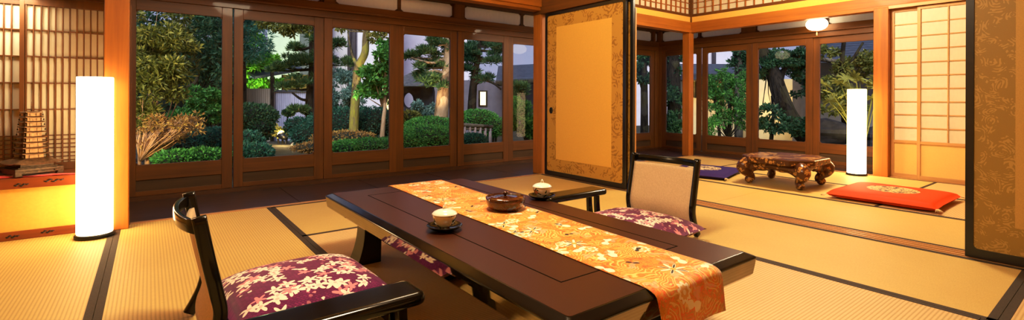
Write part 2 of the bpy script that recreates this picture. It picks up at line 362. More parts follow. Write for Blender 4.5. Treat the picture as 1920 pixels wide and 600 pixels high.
# ------------------------------------------------------------------ mesh helpers
class B:
    def __init__(s): s.v = []; s.f = []; s.mi = []; s.sm = []; s.uv = None
    def add(s, vs, fs, mi=0, sm=False):
        o = len(s.v); s.v += [tuple(v) for v in vs]
        for f in fs: s.f.append(tuple(i + o for i in f)); s.mi.append(mi); s.sm.append(sm)
        return s
    def box(s, a, b, mi=0, rot=None, piv=None):
        x0, y0, z0 = (min(a[i], b[i]) for i in range(3)); x1, y1, z1 = (max(a[i], b[i]) for i in range(3))
        vs = [Vector(p) for p in ((x0, y0, z0), (x1, y0, z0), (x1, y1, z0), (x0, y1, z0), (x0, y0, z1), (x1, y0, z1), (x1, y1, z1), (x0, y1, z1))]
        if rot is not None:
            c = Vector(piv) if piv is not None else (vs[0] + vs[6]) / 2
            vs = [rot @ (v - c) + c for v in vs]
        return s.add(vs, [(3, 2, 1, 0), (4, 5, 6, 7), (0, 1, 5, 4), (1, 2, 6, 5), (2, 3, 7, 6), (3, 0, 4, 7)], mi)
    def lathe(s, prof, n=32, c=(0, 0, 0), mi=0, sm=True, cap=True, sq=None):
        vs = []; fs = []; k = len(prof)
        for r, z in prof:
            for i in range(n):
                a = 2 * pi * i / n; vs.append((c[0] + r * cos(a), c[1] + r * sin(a), c[2] + z))
        for j in range(k - 1):
            for i in range(n):
                fs.append((j * n + i, j * n + (i + 1) % n, (j + 1) * n + (i + 1) % n, (j + 1) * n + i))
        if cap:
            if prof[0][0] > 1e-5: fs.append(tuple(reversed(range(n))))
            if prof[-1][0] > 1e-5: fs.append(tuple((k - 1) * n + i for i in range(n)))
        return s.add(vs, fs, mi, sm)
    def tube(s, pts, rad, n=8, mi=0, sm=True, flat=None, upv=(0, 0, 1)):
        """sweep; rad float / list / list of (a, b); flat=(a, b) gives a rounded-rect section"""
        pts = [Vector(p) for p in pts]; k = len(pts)
        if not isinstance(rad, (list, tuple)): rad = [rad] * k
        vs = []; fs = []
        prev = None
        for j, p in enumerate(pts):
            t = (pts[min(j + 1, k - 1)] - pts[max(j - 1, 0)]); t.normalize()
            if prev is None:
                u = Vector(upv); 
                if abs(u.dot(t)) > .95: u = Vector((1, 0, 0)) if abs(t.x) < .9 else Vector((0, 1, 0))
                a = t.cross(u).normalized()
            else:
                a = (prev - t * prev.dot(t)).normalized()
            prev = a; b = a.cross(t).normalized()
            for i in range(n):
                an = 2 * pi * i / n
                if flat:
                    ca, sa = cos(an), sin(an); e = .45
                    dx = flat[0] * (abs(ca) ** e) * (1 if ca >= 0 else -1); dy = flat[1] * (abs(sa) ** e) * (1 if sa >= 0 else -1)
                    vs.append(p + a * dx + b * dy)
                else: vs.append(p + a * rad[j] * cos(an) + b * rad[j] * sin(an))
        for j in range(k - 1):
            for i in range(n): fs.append((j * n + i, j * n + (i + 1) % n, (j + 1) * n + (i + 1) % n, (j + 1) * n + i))
        fs.append(tuple(reversed(range(n)))); fs.append(tuple((k - 1) * n + i for i in range(n)))
        return s.add(vs, fs, mi, sm)
    def prism(s, poly, axis, a, b, mi=0, sm=False):
        n = len(poly); vs = []
        for t in (a, b):
            for p in poly:
                q = [0, 0, 0]; i, j = [x for x in range(3) if x != axis]; q[i], q[j], q[axis] = p[0], p[1], t; vs.append(q)
        fs = [tuple(range(n)), tuple(reversed(range(n, 2 * n)))] + [(i, n + i, n + (i + 1) % n, (i + 1) % n) for i in range(n)]
        return s.add(vs, fs, mi, sm)
    def grid(s, fn, nu, nv, mi=0, sm=True):
        vs = [fn(i / nu, j / nv) for j in range(nv + 1) for i in range(nu + 1)]
        fs = [(j * (nu + 1) + i, j * (nu + 1) + i + 1, (j + 1) * (nu + 1) + i + 1, (j + 1) * (nu + 1) + i) for j in range(nv) for i in range(nu)]
        return s.add(vs, fs, mi, sm)

def mk(name, b, mats, parent=None, bevel=None, seg=2, fix=True):
    if not isinstance(mats, (list, tuple)): mats = [mats]
    me = bpy.data.meshes.new(name); me.from_pydata([tuple(v) for v in b.v], [], b.f)
    for m in mats: me.materials.append(m)
    if len(mats) > 1: me.polygons.foreach_set('material_index', b.mi)
    me.polygons.foreach_set('use_smooth', b.sm)
    if b.uv is not None:
        ul = me.uv_layers.new(name='UVMap'); li = np.empty(len(me.loops), dtype=np.int32); me.loops.foreach_get('vertex_index', li)
        ul.data.foreach_set('uv', np.array(b.uv, dtype=np.float32)[li].ravel())
    me.update()
    if fix and len(b.f) < 20000:
        import bmesh
        bm = bmesh.new(); bm.from_mesh(me); bmesh.ops.recalc_face_normals(bm, faces=bm.faces); bm.to_mesh(me); bm.free()
    o = bpy.data.objects.new(name, me); COL.objects.link(o)
    if parent is not None: o.parent = parent
    if bevel:
        md = o.modifiers.new('bevel', 'BEVEL'); md.width = bevel; md.segments = seg; md.limit_method = 'ANGLE'; md.angle_limit = radians(40)
    return o
def tag(o, label, cat, group=None, kind=None):
    o['label'] = label; o['category'] = cat
    if group: o['group'] = group
    if kind: o['kind'] = kind
    return o
def thing(name, label, cat, loc=(0, 0, 0), rz=0, group=None, kind=None):
    o = bpy.data.objects.new(name, None); COL.objects.link(o); o.location = loc; o.rotation_euler = (0, 0, rz); o.empty_display_size = .1
    return tag(o, label, cat, group, kind)
def struct(name, b, mats, label, cat, bevel=None):
    o = mk(name, b, mats, bevel=bevel); return tag(o, label, cat, kind='structure')
def sroot(name, label, cat): return thing(name, label, cat, kind='structure')
def dup(o, parent=None):
    c = o.copy(); COL.objects.link(c)
    if parent is not None: c.parent = parent
    for ch in list(o.children): dup(ch, c)
    return c

# ------------------------------------------------------------------ floor: boards and tatami mats
EY, NY = 4.26, 5.2          # tatami edge, glass wall (garden side)
TX0, TX1 = 3.635, 3.80      # sliding track between the rooms
EX, GX = 6.75, 7.17         # tatami edge, glass wall (far side)
b = B(); b.box((-2.1, -2.6, -.12), (7.3, 5.35, -.055)); 
floor = struct('floor', b, M['panel_x'], 'woven straw mat floor of the two rooms with dark cloth edges', 'floor')
def mat_piece(x0, x1, y0, y1, mat, ex=True, ey=False, e=.030):
    b = B(); b.box((x0 + .001, y0 + .001, -.055), (x1 - .001, y1 - .001, 0))
    o = mk('tatami_mat', b, M[mat], floor)
    c = B()
    if ex:
        c.box((x0 + .001, y0 + .001, -.002), (x0 + e, y1 - .001, .0015)); c.box((x1 - e, y0 + .001, -.002), (x1 - .001, y1 - .001, .0015))
    if ey:
        c.box((x0 + .001, y0 + .001, -.002), (x1 - .001, y0 + e, .0015)); c.box((x0 + .001, y1 - e, -.002), (x1 - .001, y1 - .001, .0015))
    if c.v: mk('cloth_edge', c, M['border'], o)
TY = 4.215
XS = [-2.10, -1.13, -.175, .777, 1.73, 2.68, TX0]
for i in range(6):
    x0, x1 = XS[i], XS[i + 1]
    if i in (0, 1): ys = [(-2.6, -1.6, 'tatami_y'), (-1.6, .33, 'tatami_y'), (.33, 2.26, 'tatami_y'), (2.26, 4.165, 'tatami_y')]
    elif i == 2: ys = [(-2.6, -1.5, 'tatami_y'), (-1.5, .4, 'tatami_y'), (.4, 2.31, 'tatami_y'), (2.31, TY, 'tatami_y')]
    elif i == 3: ys = [(-2.6, -.6, 'tatami_x'), (-.6, 1.30, 'tatami_x'), (1.30, 3.21, 'tatami_x'), (3.21, TY, 'tatami_o')]
    elif i == 4: ys = [(-2.6, -1.5, 'tatami_x'), (-1.5, .40, 'tatami_x'), (.40, 2.31, 'tatami_x'), (2.31, TY, 'tatami_s')]
    else: ys = [(-2.6, -1.55, 'tatami_x'), (-1.55, .355, 'tatami_x'), (.355, 2.265, 'tatami_s'), (2.265, TY, 'tatami_s')]
    for (y0, y1, mt) in ys:
        mat_piece(x0, x1, y0, y1, mt, True, (mt == 'tatami_o') or (i == 5 and y1 < .4) or (i == 5 and y0 > .3 and y0 < .4))
for (x0, x1, ys) in ((TX1, 4.765, [(-1.6, .31, 'tatami_s'), (.31, 2.22, 'tatami_s'), (2.22, 4.215, 'tatami_s')]),
                     (4.765, 5.72, [(-1.6, -.6, 'tatami_x'), (-.6, 1.33, 'tatami_x'), (1.33, 3.36, 'tatami_s'), (3.36, 4.215, 'tatami_o')]),
                     (5.72, 6.71, [(-1.6, -.6, 'tatami_x'), (-.6, 1.335, 'tatami_x'), (1.335, 3.36, 'tatami_s'), (3.36, 4.215, 'tatami_o')])):
    for (y0, y1, mt) in ys: mat_piece(x0, x1, y0, y1, mt, True, abs(y0 - 1.33) < .01 or abs(y1 - 3.36) < .01, .026)
# engawa boards
b = B(); xs = [-.16, .227, 1.024, 1.795, 2.6, 3.4, 4.2, 5.0, 5.8, 6.6, 7.12]
for i in range(len(xs) - 1): b.box((xs[i] + .003, EY, -.055), (xs[i + 1] - .003, 5.14, -.006))
b.box((-.16, EY, -.05), (7.12, 5.14, -.012))
mk('veranda_board', b, M['engawa'], floor, bevel=.002)
b = B()
ysb = [-1.5, -.6, .3, 1.2, 2.1, 3.0, 3.9, 4.26]
for i in range(len(ysb) - 1): b.box((EX, ysb[i] + .003, -.055), (7.12, ysb[i + 1] - .003, -.006))
mk('veranda_board', b, M['engawa'], floor, bevel=.002)

# sliding track (threshold) between the rooms, grooved
b = B(); b.box((TX0, -2.6, -.055), (TX1, EY, -.006))
for x in (TX0 + .004, TX0 + .052, TX0 + .098, TX0 + .143): b.box((x, -2.6, -.01), (x + .018, EY, .001))
struct('trim_1', b, M['pale_y'], 'pale grooved wooden sliding track on the floor between the two rooms', 'door track')
b = B(); b.box((TX0 - .006, -2.6, -.01), (TX0 + .003, EY - .05, .003)); b.box((TX1 - .003, -2.6, -.01), (TX1 + .006, EY - .05, .003))
struct('trim_2', b, M['border'], 'dark narrow strips along both sides of the sliding track', 'floor trim')
b = B(); b.box((-.10, TY, -.055), (TX0, EY, .004)); b.box((TX1, TY, -.055), (EX, EY, .004))
struct('trim_3', b, M['pale_x'], 'narrow wooden sill between straw mats and dark veranda boards', 'floor trim')
b = B(); b.box((6.71, 1.75, -.055), (EX, EY, .004))
struct('trim_4', b, M['pale_y'], 'narrow wooden sill under the far side opening of the back room', 'floor trim')

# ------------------------------------------------------------------ shell
ZC = 2.62
b = B(); b.box((-2.2, -2.7, ZC), (7.3, 5.4, ZC + .08))
struct('ceiling', b, M['ceilwood'], 'board ceiling above both rooms', 'ceiling')
b = B(); b.box((-2.2, -2.7, -.12), (-2.1, 5.4, ZC)); struct('wall_west', b, M['plaster'], 'ochre plaster wall at the left end of the room', 'wall')
b = B(); b.box((-2.1, -2.7, -.12), (7.3, -2.6, ZC)); struct('wall_south', b, M['plaster'], 'ochre plaster wall behind the viewer', 'wall')
# wall above the glass on the garden side and at the far side, and the alcove side wall
b = B(); b.box((-.16, NY - .03, 2.09), (7.25, NY + .05, ZC)); struct('wall_north', b, M['plaster_pale'], 'plaster strip above the transom panes on the garden side', 'wall')
b = B(); b.box((GX - .03, -1.6, 2.09), (GX + .06, NY, ZC)); b.box((GX - .03, -1.6, -.12), (GX + .06, 1.45, 2.09)); struct('wall_east', b, M['plaster_pale'], 'plaster strip above the transom panes on the far side', 'wall')

# alcove on the left: plaster below, board, set-back lattice window
AY = 4.18
b = B(); b.box((-2.1, AY, -.055), (-.2, AY + .06, .315)); b.box((-2.1, 4.60, .30), (-.16, 4.66, ZC)); b.box((-.20, 4.24, -.055), (-.14, NY + .05, ZC)); b.box((-2.1, AY, 1.56), (-.2, AY + .06, ZC))
struct('wall_alcove', b, M['plaster'], 'ochre plaster wall under the red board of the left alcove', 'wall')
b = B(); b.box((-2.1, AY - .016, -.0), (-.215, AY + .01, .052))
base = struct('baseboard_alcove', b, M['redwood'], 'low red brown skirting under the alcove wall', 'skirting board', bevel=.003)
b = B(); b.box((-2.1, AY - .035, .315), (-.2, 4.58, .378))
sill = struct('trim_5', b, M['redwood'], 'red brown lacquered board of the left alcove carrying the pagoda', 'board', bevel=.004)
def squiggle(x, y, z, w, h, parent):
    b = B()
    for k in range(5):
        t = (k - 2) / 2; zz = z + h * .35 * sin(k * 2.1)
        pts = [(x + w * (t * .4 - .14), y, zz), (x + w * t * .4, y - .001, zz + h * .3 * (1 if k % 2 else -1)), (x + w * (t * .4 + .16), y, zz + h * .1)]
        b.tube(pts, [.002, .0045, .002], 6)
    mk('cloud_fitting', b, M['black'], parent)
squiggle(-.62, AY - .0365, .338, .06, .014, sill); squiggle(-.475, AY - .0365, .352, .085, .014, sill)
squiggle(-.66, AY - .0175, .024, .055, .012, base); squiggle(-.505, AY - .0175, .030, .055, .012, base); squiggle(-.35, AY - .0175, .035, .05, .012, base)

# lattice window of the alcove (two sashes)
def lattice_sash(name, x0, x1, y, label, xs_):
    r = sroot(name, label, 'window')
    b = B(); b.box((x0, y + .012, .40), (x1, y + .015, 1.52)); mk('paper', b, M['paper'], r)
    b = B(); b.box((x0, y - .012, .378), (x0 + .024, y + .024, 1.55)); b.box((x1 - .024, y - .012, .378), (x1, y + .024, 1.55))
    b.box((x0, y - .011, .378), (x1, y + .023, .428)); b.box((x0, y - .011, 1.49), (x1, y + .023, 1.55)); mk('sash_frame', b, M['frame_z'], r, bevel=.002)
    b = B()
    for x in xs_: b.box((x - .0035, y - .006, .428), (x + .0035, y + .012, 1.49))
    for z in (1.325, 1.147, .969, .791): b.box((x0 + .024, y - .004, z - .0035), (x1 - .024, y + .012, z + .0035))
    W = x1 - x0
    for k, z in enumerate((.614, .585, .556, .529, .494, .468, .442)):
        a, c = (x0 + .024, x1 - .024)
        b.box((a, y - .004, z - .003), (c, y + .012, z + .003))
    mk('lattice_bars', b, M['frame_z'], r)
    return r
AW = 4.5
lattice_sash('window_1', -.683, -.10, AW, 'papered lattice sash behind the tall lamp and the pagoda in the left alcove', [-.653 + .0360 * k for k in range(0, 15)])
lattice_sash('window_2', -1.45, -.66, AW + .04, 'papered lattice sash cut by the left edge of the picture', [-.727 - .0360 * k for k in range(0, 19)])
b = B(); b.box((-2.1, AW - .05, 1.545), (-.14, AW + .09, 1.62)); struct('trim_6', b, M['frame_x'], 'brown head rail over the alcove lattice', 'beam')
b = B(); b.box((-2.1, AY - .02, 1.62), (-.22, AY + .06, 1.80)); struct('trim_7', b, M['post_x'], 'orange brown beam across the front of the left alcove', 'beam', bevel=.004)

# posts
def post(name, x0, x1, y0, y1, z1, label, mat='post_z', z0=0): 
    b = B(); b.box((x0, y0, z0), (x1, y1, z1)); return struct(name, b, M[mat], label, 'post', bevel=.006)
post('trim_8', -.232, -.104, 4.085, 4.235, ZC, 'wide orange post behind the left paper lamp')
post('trim_9', 3.645, 3.785, 4.27, 4.40, 1.90, 'orange brown corner post left of the gold sliding door', z0=-.006)
post('trim_10', 6.665, 6.785, 4.265, 4.385, 1.905, 'orange corner post at the far corner of the back room', z0=-.006)
post('trim_11', 6.68, 6.80, 1.762, 1.905, 1.93, 'bright orange post between the far right paper lamp and the paper screens')

# beams
b = B(); b.box((-.232, 4.255, 1.90), (TX0, 4.385, 2.075)); b.box((-.232, 4.235, 1.94), (TX0, 4.26, 2.06)); struct('trim_12', b, M['post_x'], 'orange beam along the top of the main room on the garden side', 'beam', bevel=.004)
b = B(); b.box((TX0, -2.6, 1.862), (TX1, 4.40, 2.05)); struct('trim_13', b, M['frame_y'], 'brown head beam over the gold sliding doors', 'beam', bevel=.004)
b = B(); b.box((TX1, 4.27, 1.905), (6.72, 4.385, 2.07)); b.box((TX1, 4.25, 1.905), (6.72, 4.275, 1.955)); struct('trim_14', b, M['post_x'], 'red brown beam of the back room on the garden side', 'beam', bevel=.004)
b = B(); b.box((6.72, 4.385, 1.908), (6.83, -1.6, 2.068)); b.box((6.70, 4.27, 1.908), (6.725, -1.6, 1.955)); struct('trim_15', b, M['post_y'], 'red brown beam of the back room on the far side above the hanging globe lamp', 'beam', bevel=.004)
b = B(); b.box((TX1, 4.29, 2.07), (6.75, 4.37, 2.155)); b.box((6.735, 4.37, 2.068), (6.815, -1.6, 2.153)); struct('wall_frieze', b, M['plaster'], 'narrow yellow plaster band above the back room beams', 'wall')
b = B(); b.box((TX0, -2.6, 2.05), (TX1, 4.40, ZC)); b.box((-.23, 4.30, 2.075), (TX0, 4.37, ZC)); struct('wall_upper', b, M['plaster'], 'ochre plaster above the head beams of the main room', 'wall')
# ranma lattices
def ranma(name, horizontal, a, c, plane, label, step):
    r = sroot(name, label, 'lattice')
    def bx(b, s0, s1, d0, d1, z0, z1):
        if horizontal: b.box((s0, plane + d0, z0), (s1, plane + d1, z1))
        else: b.box((plane + d0, s0, z0), (plane + d1, s1, z1))
    b = B(); bx(b, a, c, .02, .024, 2.16, ZC); mk('paper', b, M['paper'], r)
    b = B(); bx(b, a, c, -.015, .05, 2.155, 2.195); bx(b, a, c, -.015, .05, ZC - .05, ZC); mk('frame', b, M['frame_x' if horizontal else 'frame_y'], r)
    b = B(); n = int(abs(c - a) / step)
    for i in range(n + 1):
        s = a + (c - a) * i / n; bx(b, s - .0045, s + .0045, -.004, .02, 2.195, ZC - .05)
    for k in range(1, 5): bx(b, a, c, -.003, .02, 2.195 + .087 * k - .004, 2.195 + .087 * k + .004)
    mk('lattice_bars', b, M['post_z'], r)
ranma('window_3', True, TX1, 6.74, 4.30, 'small squared paper lattice above the back room beam on the garden side', .122)
ranma('window_4', False, 4.30, -1.5, 6.75, 'long squared paper lattice above the back room beam on the far side', .122)
b = B(); b.box((6.725, 4.265, 2.07), (6.80, 4.335, ZC)); struct('trim_16', b, M['frame_z'], 'short post between the two squared lattices', 'post')

# ------------------------------------------------------------------ glazed sliding doors
def glazed(name, horizontal, s0, s1, plane, label, g0, g1, zt=1.62, zb=.296):
    """door running from s0 to s1 on a wall plane; the pane shows between g0 and g1"""
    r = sroot(name, label, 'window')
    fx = 'x' if horizontal else 'y'
    def bx(b, a, c, d0, d1, z0, z1, **k):
        if horizontal: b.box((a, plane + d0, z0), (c, plane + d1, z1), **k)
        else: b.box((plane + d0, a, z0), (plane + d1, c, z1), **k)
    b = B(); bx(b, s0, g0, -.018, .018, .03, 1.712); bx(b, g1, s1, -.018, .018, .03, 1.712); mk('stile', b, M['frame_z'], r, bevel=.003)
    b = B(); bx(b, g0, g1, -.017, .017, zt, 1.712); bx(b, g0, g1, -.017, .017, .165, zb); bx(b, g0, g1, -.017, .017, .03, .07)
    # thin moulding round the pane and small corner fillets
    for (a, sg) in ((g0, 1), (g1, -1)):
        for (z, sz) in ((zb, 1), (zt, -1)):
            for k in range(3): bx(b, a, a + sg * (.018 - .006 * k), -.010, .010, z, z + sz * (.006 + .006 * k))
    mk('rail', b, M['frame_' + fx], r, bevel=.002)
    b = B(); bx(b, g0, g1, -.004, .008, .07, .165); mk('lower_panel', b, M['panel_' + fx], r)
    b = B()
    v = [(g0, zb), (g1, zb), (g1, zt), (g0, zt)]
    b.add([((a, plane, z) if horizontal else (plane, a, z)) for a, z in v], [(0, 1, 2, 3)]); mk('pane', b, M['glass'], r)
    return r
ND = [(-.135, .625, -.087, .540), (.637, 1.455, .715, 1.362), (1.455, 2.26, 1.541, 2.175), (2.26, 3.06, 2.351, 2.969), (3.07, 3.852, 3.157, 3.772),
      (3.852, 4.66, 3.942, 4.575), (4.66, 5.46, 4.745, 5.375), (5.46, 6.26, 5.545, 6.175), (6.26, 7.02, 6.345, 6.93)]
NL = ['first glazed door from the left showing the yellow green bush and bare twigs', 'second glazed door from the left showing the garden spotlight and pale fence',
      'third glazed door from the left showing the mossy leaning trunk', 'fourth glazed door from the left showing the stone ring and tall pine trunk',
      'fifth glazed door from the left showing the small lit window', 'narrow view glazed door just left of the brown corner post',
      'glazed door hidden behind the gold sliding door, nearer the post', 'glazed door hidden behind the gold sliding door, middle', 'glazed door right of the gold sliding door beside the glass corner']
for k, (s0, s1, g0, g1) in enumerate(ND): glazed('window_%d' % (5 + k), True, s0, s1, NY + (.0 if k % 2 else -.012), NL[k], g0, g1)
ED = [(4.36, 5.10, 4.44, 5.02), (3.54, 4.345, 3.625, 4.258), (2.715, 3.53, 2.802, 3.443), (1.88, 2.715, 1.97, 2.634)]
EL = ['glazed door of the far side next to the glass corner, behind the far corner post', 'glazed door of the far side showing the light green bush',
      'glazed door of the far side showing the dark leaning trunk', 'glazed door of the far side behind the right paper lamp']
for k, (s0, s1, g0, g1) in enumerate(ED): glazed('window_%d' % (14 + k), False, s0, s1, GX + (0 if k % 2 else -.012), EL[k], g0, g1)
# sills, kamoi rails and transoms
b = B(); b.box((-.16, NY - .06, -.05), (GX + .06, NY + .05, .03)); struct('trim_17', b, M['dark_x'], 'low dark sill under the glazed doors on the garden side', 'sill')
b = B(); b.box((GX - .06, 1.45, -.05), (GX + .05, NY - .06, .03)); struct('trim_18', b, M['dark_y'], 'low dark sill under the glazed doors on the far side', 'sill')
b = B(); b.box((-.16, NY - .045, 1.712), (GX + .06, NY + .045, 1.80)); b.box((-.16, NY - .06, 1.80), (GX + .06, NY + .05, 1.868)); b.box((-.16, NY - .075, 1.78), (GX + .06, NY - .045, 1.80))
struct('trim_19', b, M['frame_x'], 'moulded brown rail over the glazed doors on the garden side', 'beam', bevel=.003)
b = B(); b.box((GX - .045, 1.45, 1.712), (GX + .045, NY - .06, 1.80)); b.box((GX - .06, 1.45, 1.80), (GX + .05, NY - .06, 1.868)); b.box((GX - .075, 1.45, 1.78), (GX - .045, NY - .075, 1.80))
struct('trim_20', b, M['frame_y'], 'moulded brown rail over the glazed doors on the far side', 'beam', bevel=.003)
b = B(); b.box((7.03, NY - .05, .03), (7.16, NY + .05, 1.712)); b.box((GX - .05, 5.10, .03), (GX + .05, NY + .05, 2.09)); struct('trim_21', b, M['frame_z'], 'brown double post where the two glass walls meet', 'post', bevel=.003)
b = B(); b.box((-.16, NY - .06, 2.045), (GX + .06, NY + .05, 2.10)); struct('trim_22', b, M['dark_x'], 'dark rail above the transom panes on the garden side', 'beam')
b = B(); b.box((GX - .06, 1.45, 2.045), (GX + .05, NY - .06, 2.10)); struct('trim_23', b, M['dark_y'], 'dark rail above the transom panes on the far side', 'beam')
def transom(name, horizontal, s0, s1, plane, label, split=None):
    r = sroot(name, label, 'window'); m = 'x' if horizontal else 'y'
    def bx(b, a, c, d0, d1, z0, z1):
        if horizontal: b.box((a, plane + d0, z0), (c, plane + d1, z1))
        else: b.box((plane + d0, a, z0), (plane + d1, c, z1))
    z0, z1 = 1.868, 2.045
    b = B(); bx(b, s0, s0 + .02, -.015, .015, z0, z1); bx(b, s1 - .02, s1, -.015, .015, z0, z1); bx(b, s0, s1, -.012, .012, z0, z0 + .008); bx(b, s0, s1, -.012, .012, z1 - .008, z1)
    cs = [(s0 + .02, 1), (s1 - .02, -1)]
    if split: bx(b, split - .012, split + .012, -.012, .012, z0, z1); cs += [(split - .012, -1), (split + .012, 1)]
    for a, sg in cs:      # scalloped corners
        for zz, sz in ((z0 + .008, 1), (z1 - .008, -1)):
            for k in range(3): bx(b, a, a + sg * (.030 - .010 * k), -.010, .010, zz, zz + sz * (.007 + .007 * k))
    mk('transom_frame', b, M['dark_' + m], r)
    b = B(); bx(b, s0 + .02, s1 - .02, -.001, .001, z0 + .008, z1 - .008); mk('frosted_pane', b, M['frost'], r)
b = B()
TN = [(-.15, .70), (.80, 1.447), (1.561, 2.295), (2.295, 3.015), (3.154, 4.096), (4.096, 4.75), (4.86, 5.6), (5.6, 6.4), (6.47, 6.98), (7.03, 7.14)]
TL = ['leftmost', 'second', 'third', 'fourth', 'fifth', 'sixth', 'seventh', 'eighth', 'ninth', 'tenth']
TL = ['frosted transom pane over the first glazed door from the left', 'frosted transom pane over the second glazed door from the left', 'frosted transom pane over the third glazed door from the left', 'frosted transom pane over the fourth glazed door from the left', 'frosted transom pane over the fifth glazed door from the left',
      'short frosted transom pane left of the brown corner post', 'frosted transom pane hidden behind the gold sliding door, nearer the post', 'frosted transom pane hidden behind the gold sliding door, middle', 'frosted transom pane right of the gold sliding door', 'narrow frosted transom pane at the glass corner']
for k, (a, c) in enumerate(TN): transom('window_%d' % (18 + k), True, a, c, NY, TL[k])
for a, c in ((.70, .80), (1.447, 1.561), (3.015, 3.154), (4.75, 4.86), (6.40, 6.47), (6.98, 7.03)): b.box((a, NY - .05, 1.868), (c, NY + .03, 2.045))
struct('trim_24', b, M['frame_z'], 'short posts between the transom panes on the garden side', 'post')
b = B()
TE = [(4.40, 5.12), (3.685, 4.385), (2.60, 3.485), (1.50, 2.55)]
TL2 = ['frosted transom pane of the far side at the glass corner', 'frosted transom pane of the far side above the light green bush', 'frosted transom pane of the far side left of the hanging globe lamp', 'frosted transom pane of the far side right of the hanging globe lamp']
for k, (a, c) in enumerate(TE): transom('window_%d' % (28 + k), False, a, c, GX, TL2[k])
for a, c in ((4.385, 4.40), (3.485, 3.685), (2.55, 2.60)): b.box((GX - .05, a, 1.868), (GX + .03, c, 2.045))
struct('trim_25', b, M['frame_z'], 'short posts between the transom panes on the far side', 'post')

# ------------------------------------------------------------------ fusuma doors (gold)
def rrect(y0, y1, z0, z1, r, n=6):
    pts = []
    for (cy, cz, a0) in ((y1 - r, z0 + r, -pi / 2), (y1 - r, z1 - r, 0), (y0 + r, z1 - r, pi / 2), (y0 + r, z0 + r, pi)):
        for k in range(n + 1):
            a = a0 + pi / 2 * k / n; pts.append((cy + r * cos(a), cz + r * sin(a)))
    return pts
def fusuma(name, x, y0, y1, label, inner, borderm, plainm, pull=None, fr=.035, strip=False, z0=.004, z1=1.858, frb=.05):
    r = sroot(name, label, 'sliding door'); t = .014
    out = rrect(y0, y1, z0, z1, .003); inn = rrect(y0 + fr, y1 - fr, z0 + frb, z1 - fr, .022)
    b = B(); n = len(out)
    vs = [(x + d, p[0], p[1]) for d in (-t, t) for ring in (out, inn) for p in ring]
    fs = []
    for i in range(n):
        j = (i + 1) % n
        fs += [(i, j, n + j, n + i), (2 * n + i, 3 * n + i, 3 * n + j, 2 * n + j), (i, 2 * n + i, 2 * n + j, j), (n + i, n + j, 3 * n + j, 3 * n + i)]
    b.add(vs, fs); mk('lacquer_frame', b, M['lacquer_soft'], r)
    b = B(); b.box((x - t * .55, y0 + .01, z0 + .01), (x + t * .55, y1 - .01, z1 - .01)); mk('patterned_border', b, M[borderm], r)
    a, c, d0, d1 = inner
    b = B(); b.box((x - t * .75, a, d0), (x + t * .75, c, d1)); mk('plain_panel', b, M[plainm], r)
    if pull:
        b = B(); py, pz = pull; vs = []; n = 24
        prof = [(.0, .004), (.55, .004), (.62, .009), (.9, .010), (1.0, .006), (1.0, 0)]
        for (k, h) in prof:
            for i in range(n):
                an = 2 * pi * i / n; vs.append((x - t * .55 - h, py + .026 * k * cos(an), pz + .036 * k * sin(an)))
        fs = [(j * n + i, j * n + (i + 1) % n, (j + 1) * n + (i + 1) % n, (j + 1) * n + i) for j in range(len(prof) - 1) for i in range(n)]
        b.add(vs, fs, 0, True)
        p = mk('pull_handle', b, M['lacquer_soft'], r)
        b = B()
        for q in range(-2, 3): b.box((x - t * .55 - .0085, py + q * .007 - .0015, pz - .020), (x - t * .55 - .004, py + q * .007 + .0015, pz + .020))
        mk('pull_lattice', b, M['bronze_dark'], p)
    if strip:
        b = B(); b.box((x + .016, y0 - .004, z0), (x + .034, y0 + .02, z1 - .10)); mk('edge_strip', b, M['pale_z'], r)
    return r
fusuma('door_1', 3.675, 3.025, 4.205, 'open gold sliding door with patterned border and black frame beside the corner post', (3.205, 4.018, .194, 1.685), 'gold_border', 'gold_plain', (4.10, .742))
fusuma('door_2', 3.735, 2.985, 4.165, 'second black framed gold door stacked right behind the first gold one', (3.165, 3.978, .194, 1.685), 'gold_border', 'gold_plain', None, strip=True)
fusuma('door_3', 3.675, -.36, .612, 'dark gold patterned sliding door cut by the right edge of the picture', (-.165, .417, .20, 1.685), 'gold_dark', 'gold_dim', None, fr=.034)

# ------------------------------------------------------------------ shoji at the far right
def shoji(name, x, y0, y1, label, nb, zrows=(.425, 1.872), rows=10):
    r = sroot(name, label, 'paper screen'); st = .030
    b = B(); b.box((x, y0 + .01, .40), (x + .003, y1 - .01, 1.88)); mk('paper', b, M['paper'], r)
    b = B(); b.box((x - .014, y0, .006), (x + .016, y0 + st, 1.905)); b.box((x - .014, y1 - st, .006), (x + .016, y1, 1.905)); mk('stile', b, M['pale_z'], r, bevel=.002)
    b = B(); b.box((x - .013, y0, .006), (x + .015, y1, .05)); b.box((x - .013, y0, 1.872), (x + .015, y1, 1.905)); b.box((x - .013, y0, .393), (x + .015, y1, .425)); mk('rail', b, M['pale_y'], r, bevel=.002)
    b = B()
    for k in range(1, nb):
        y = y0 + st + (y1 - y0 - 2 * st) * k / nb; b.box((x - .010, y - .005, .425), (x, y + .005, 1.872))
    for k in range(1, rows):
        z = .425 + (1.872 - .425) * k / rows; b.box((x - .008, y0 + st, z - .005), (x, y1 - st, z + .005))
    mk('lattice_bars', b, M['pale_y'], r)
    b = B(); b.box((x - .002, y0 + st, .05), (x + .004, y1 - st, .393)); mk('lower_panel', b, M['gold_soft'], r)
shoji('door_4', 6.735, .555, 1.516, 'paper screen with squared bars at the far right, in front of its neighbour', 4)
shoji('door_5', 6.775, .81, 1.760, 'paper screen between the bright orange post and the front paper screen', 4)
b = B(); b.box((6.68, -1.6, 1.908), (6.72, 1.762, 1.94)); struct('trim_26', b, M['pale_y'], 'pale head rail above the paper screens', 'beam')
b = B(); b.box((6.71, -1.6, -.055), (6.81, 1.765, .006)); struct('trim_27', b, M['pale_y'], 'pale floor track under the paper screens', 'door track')
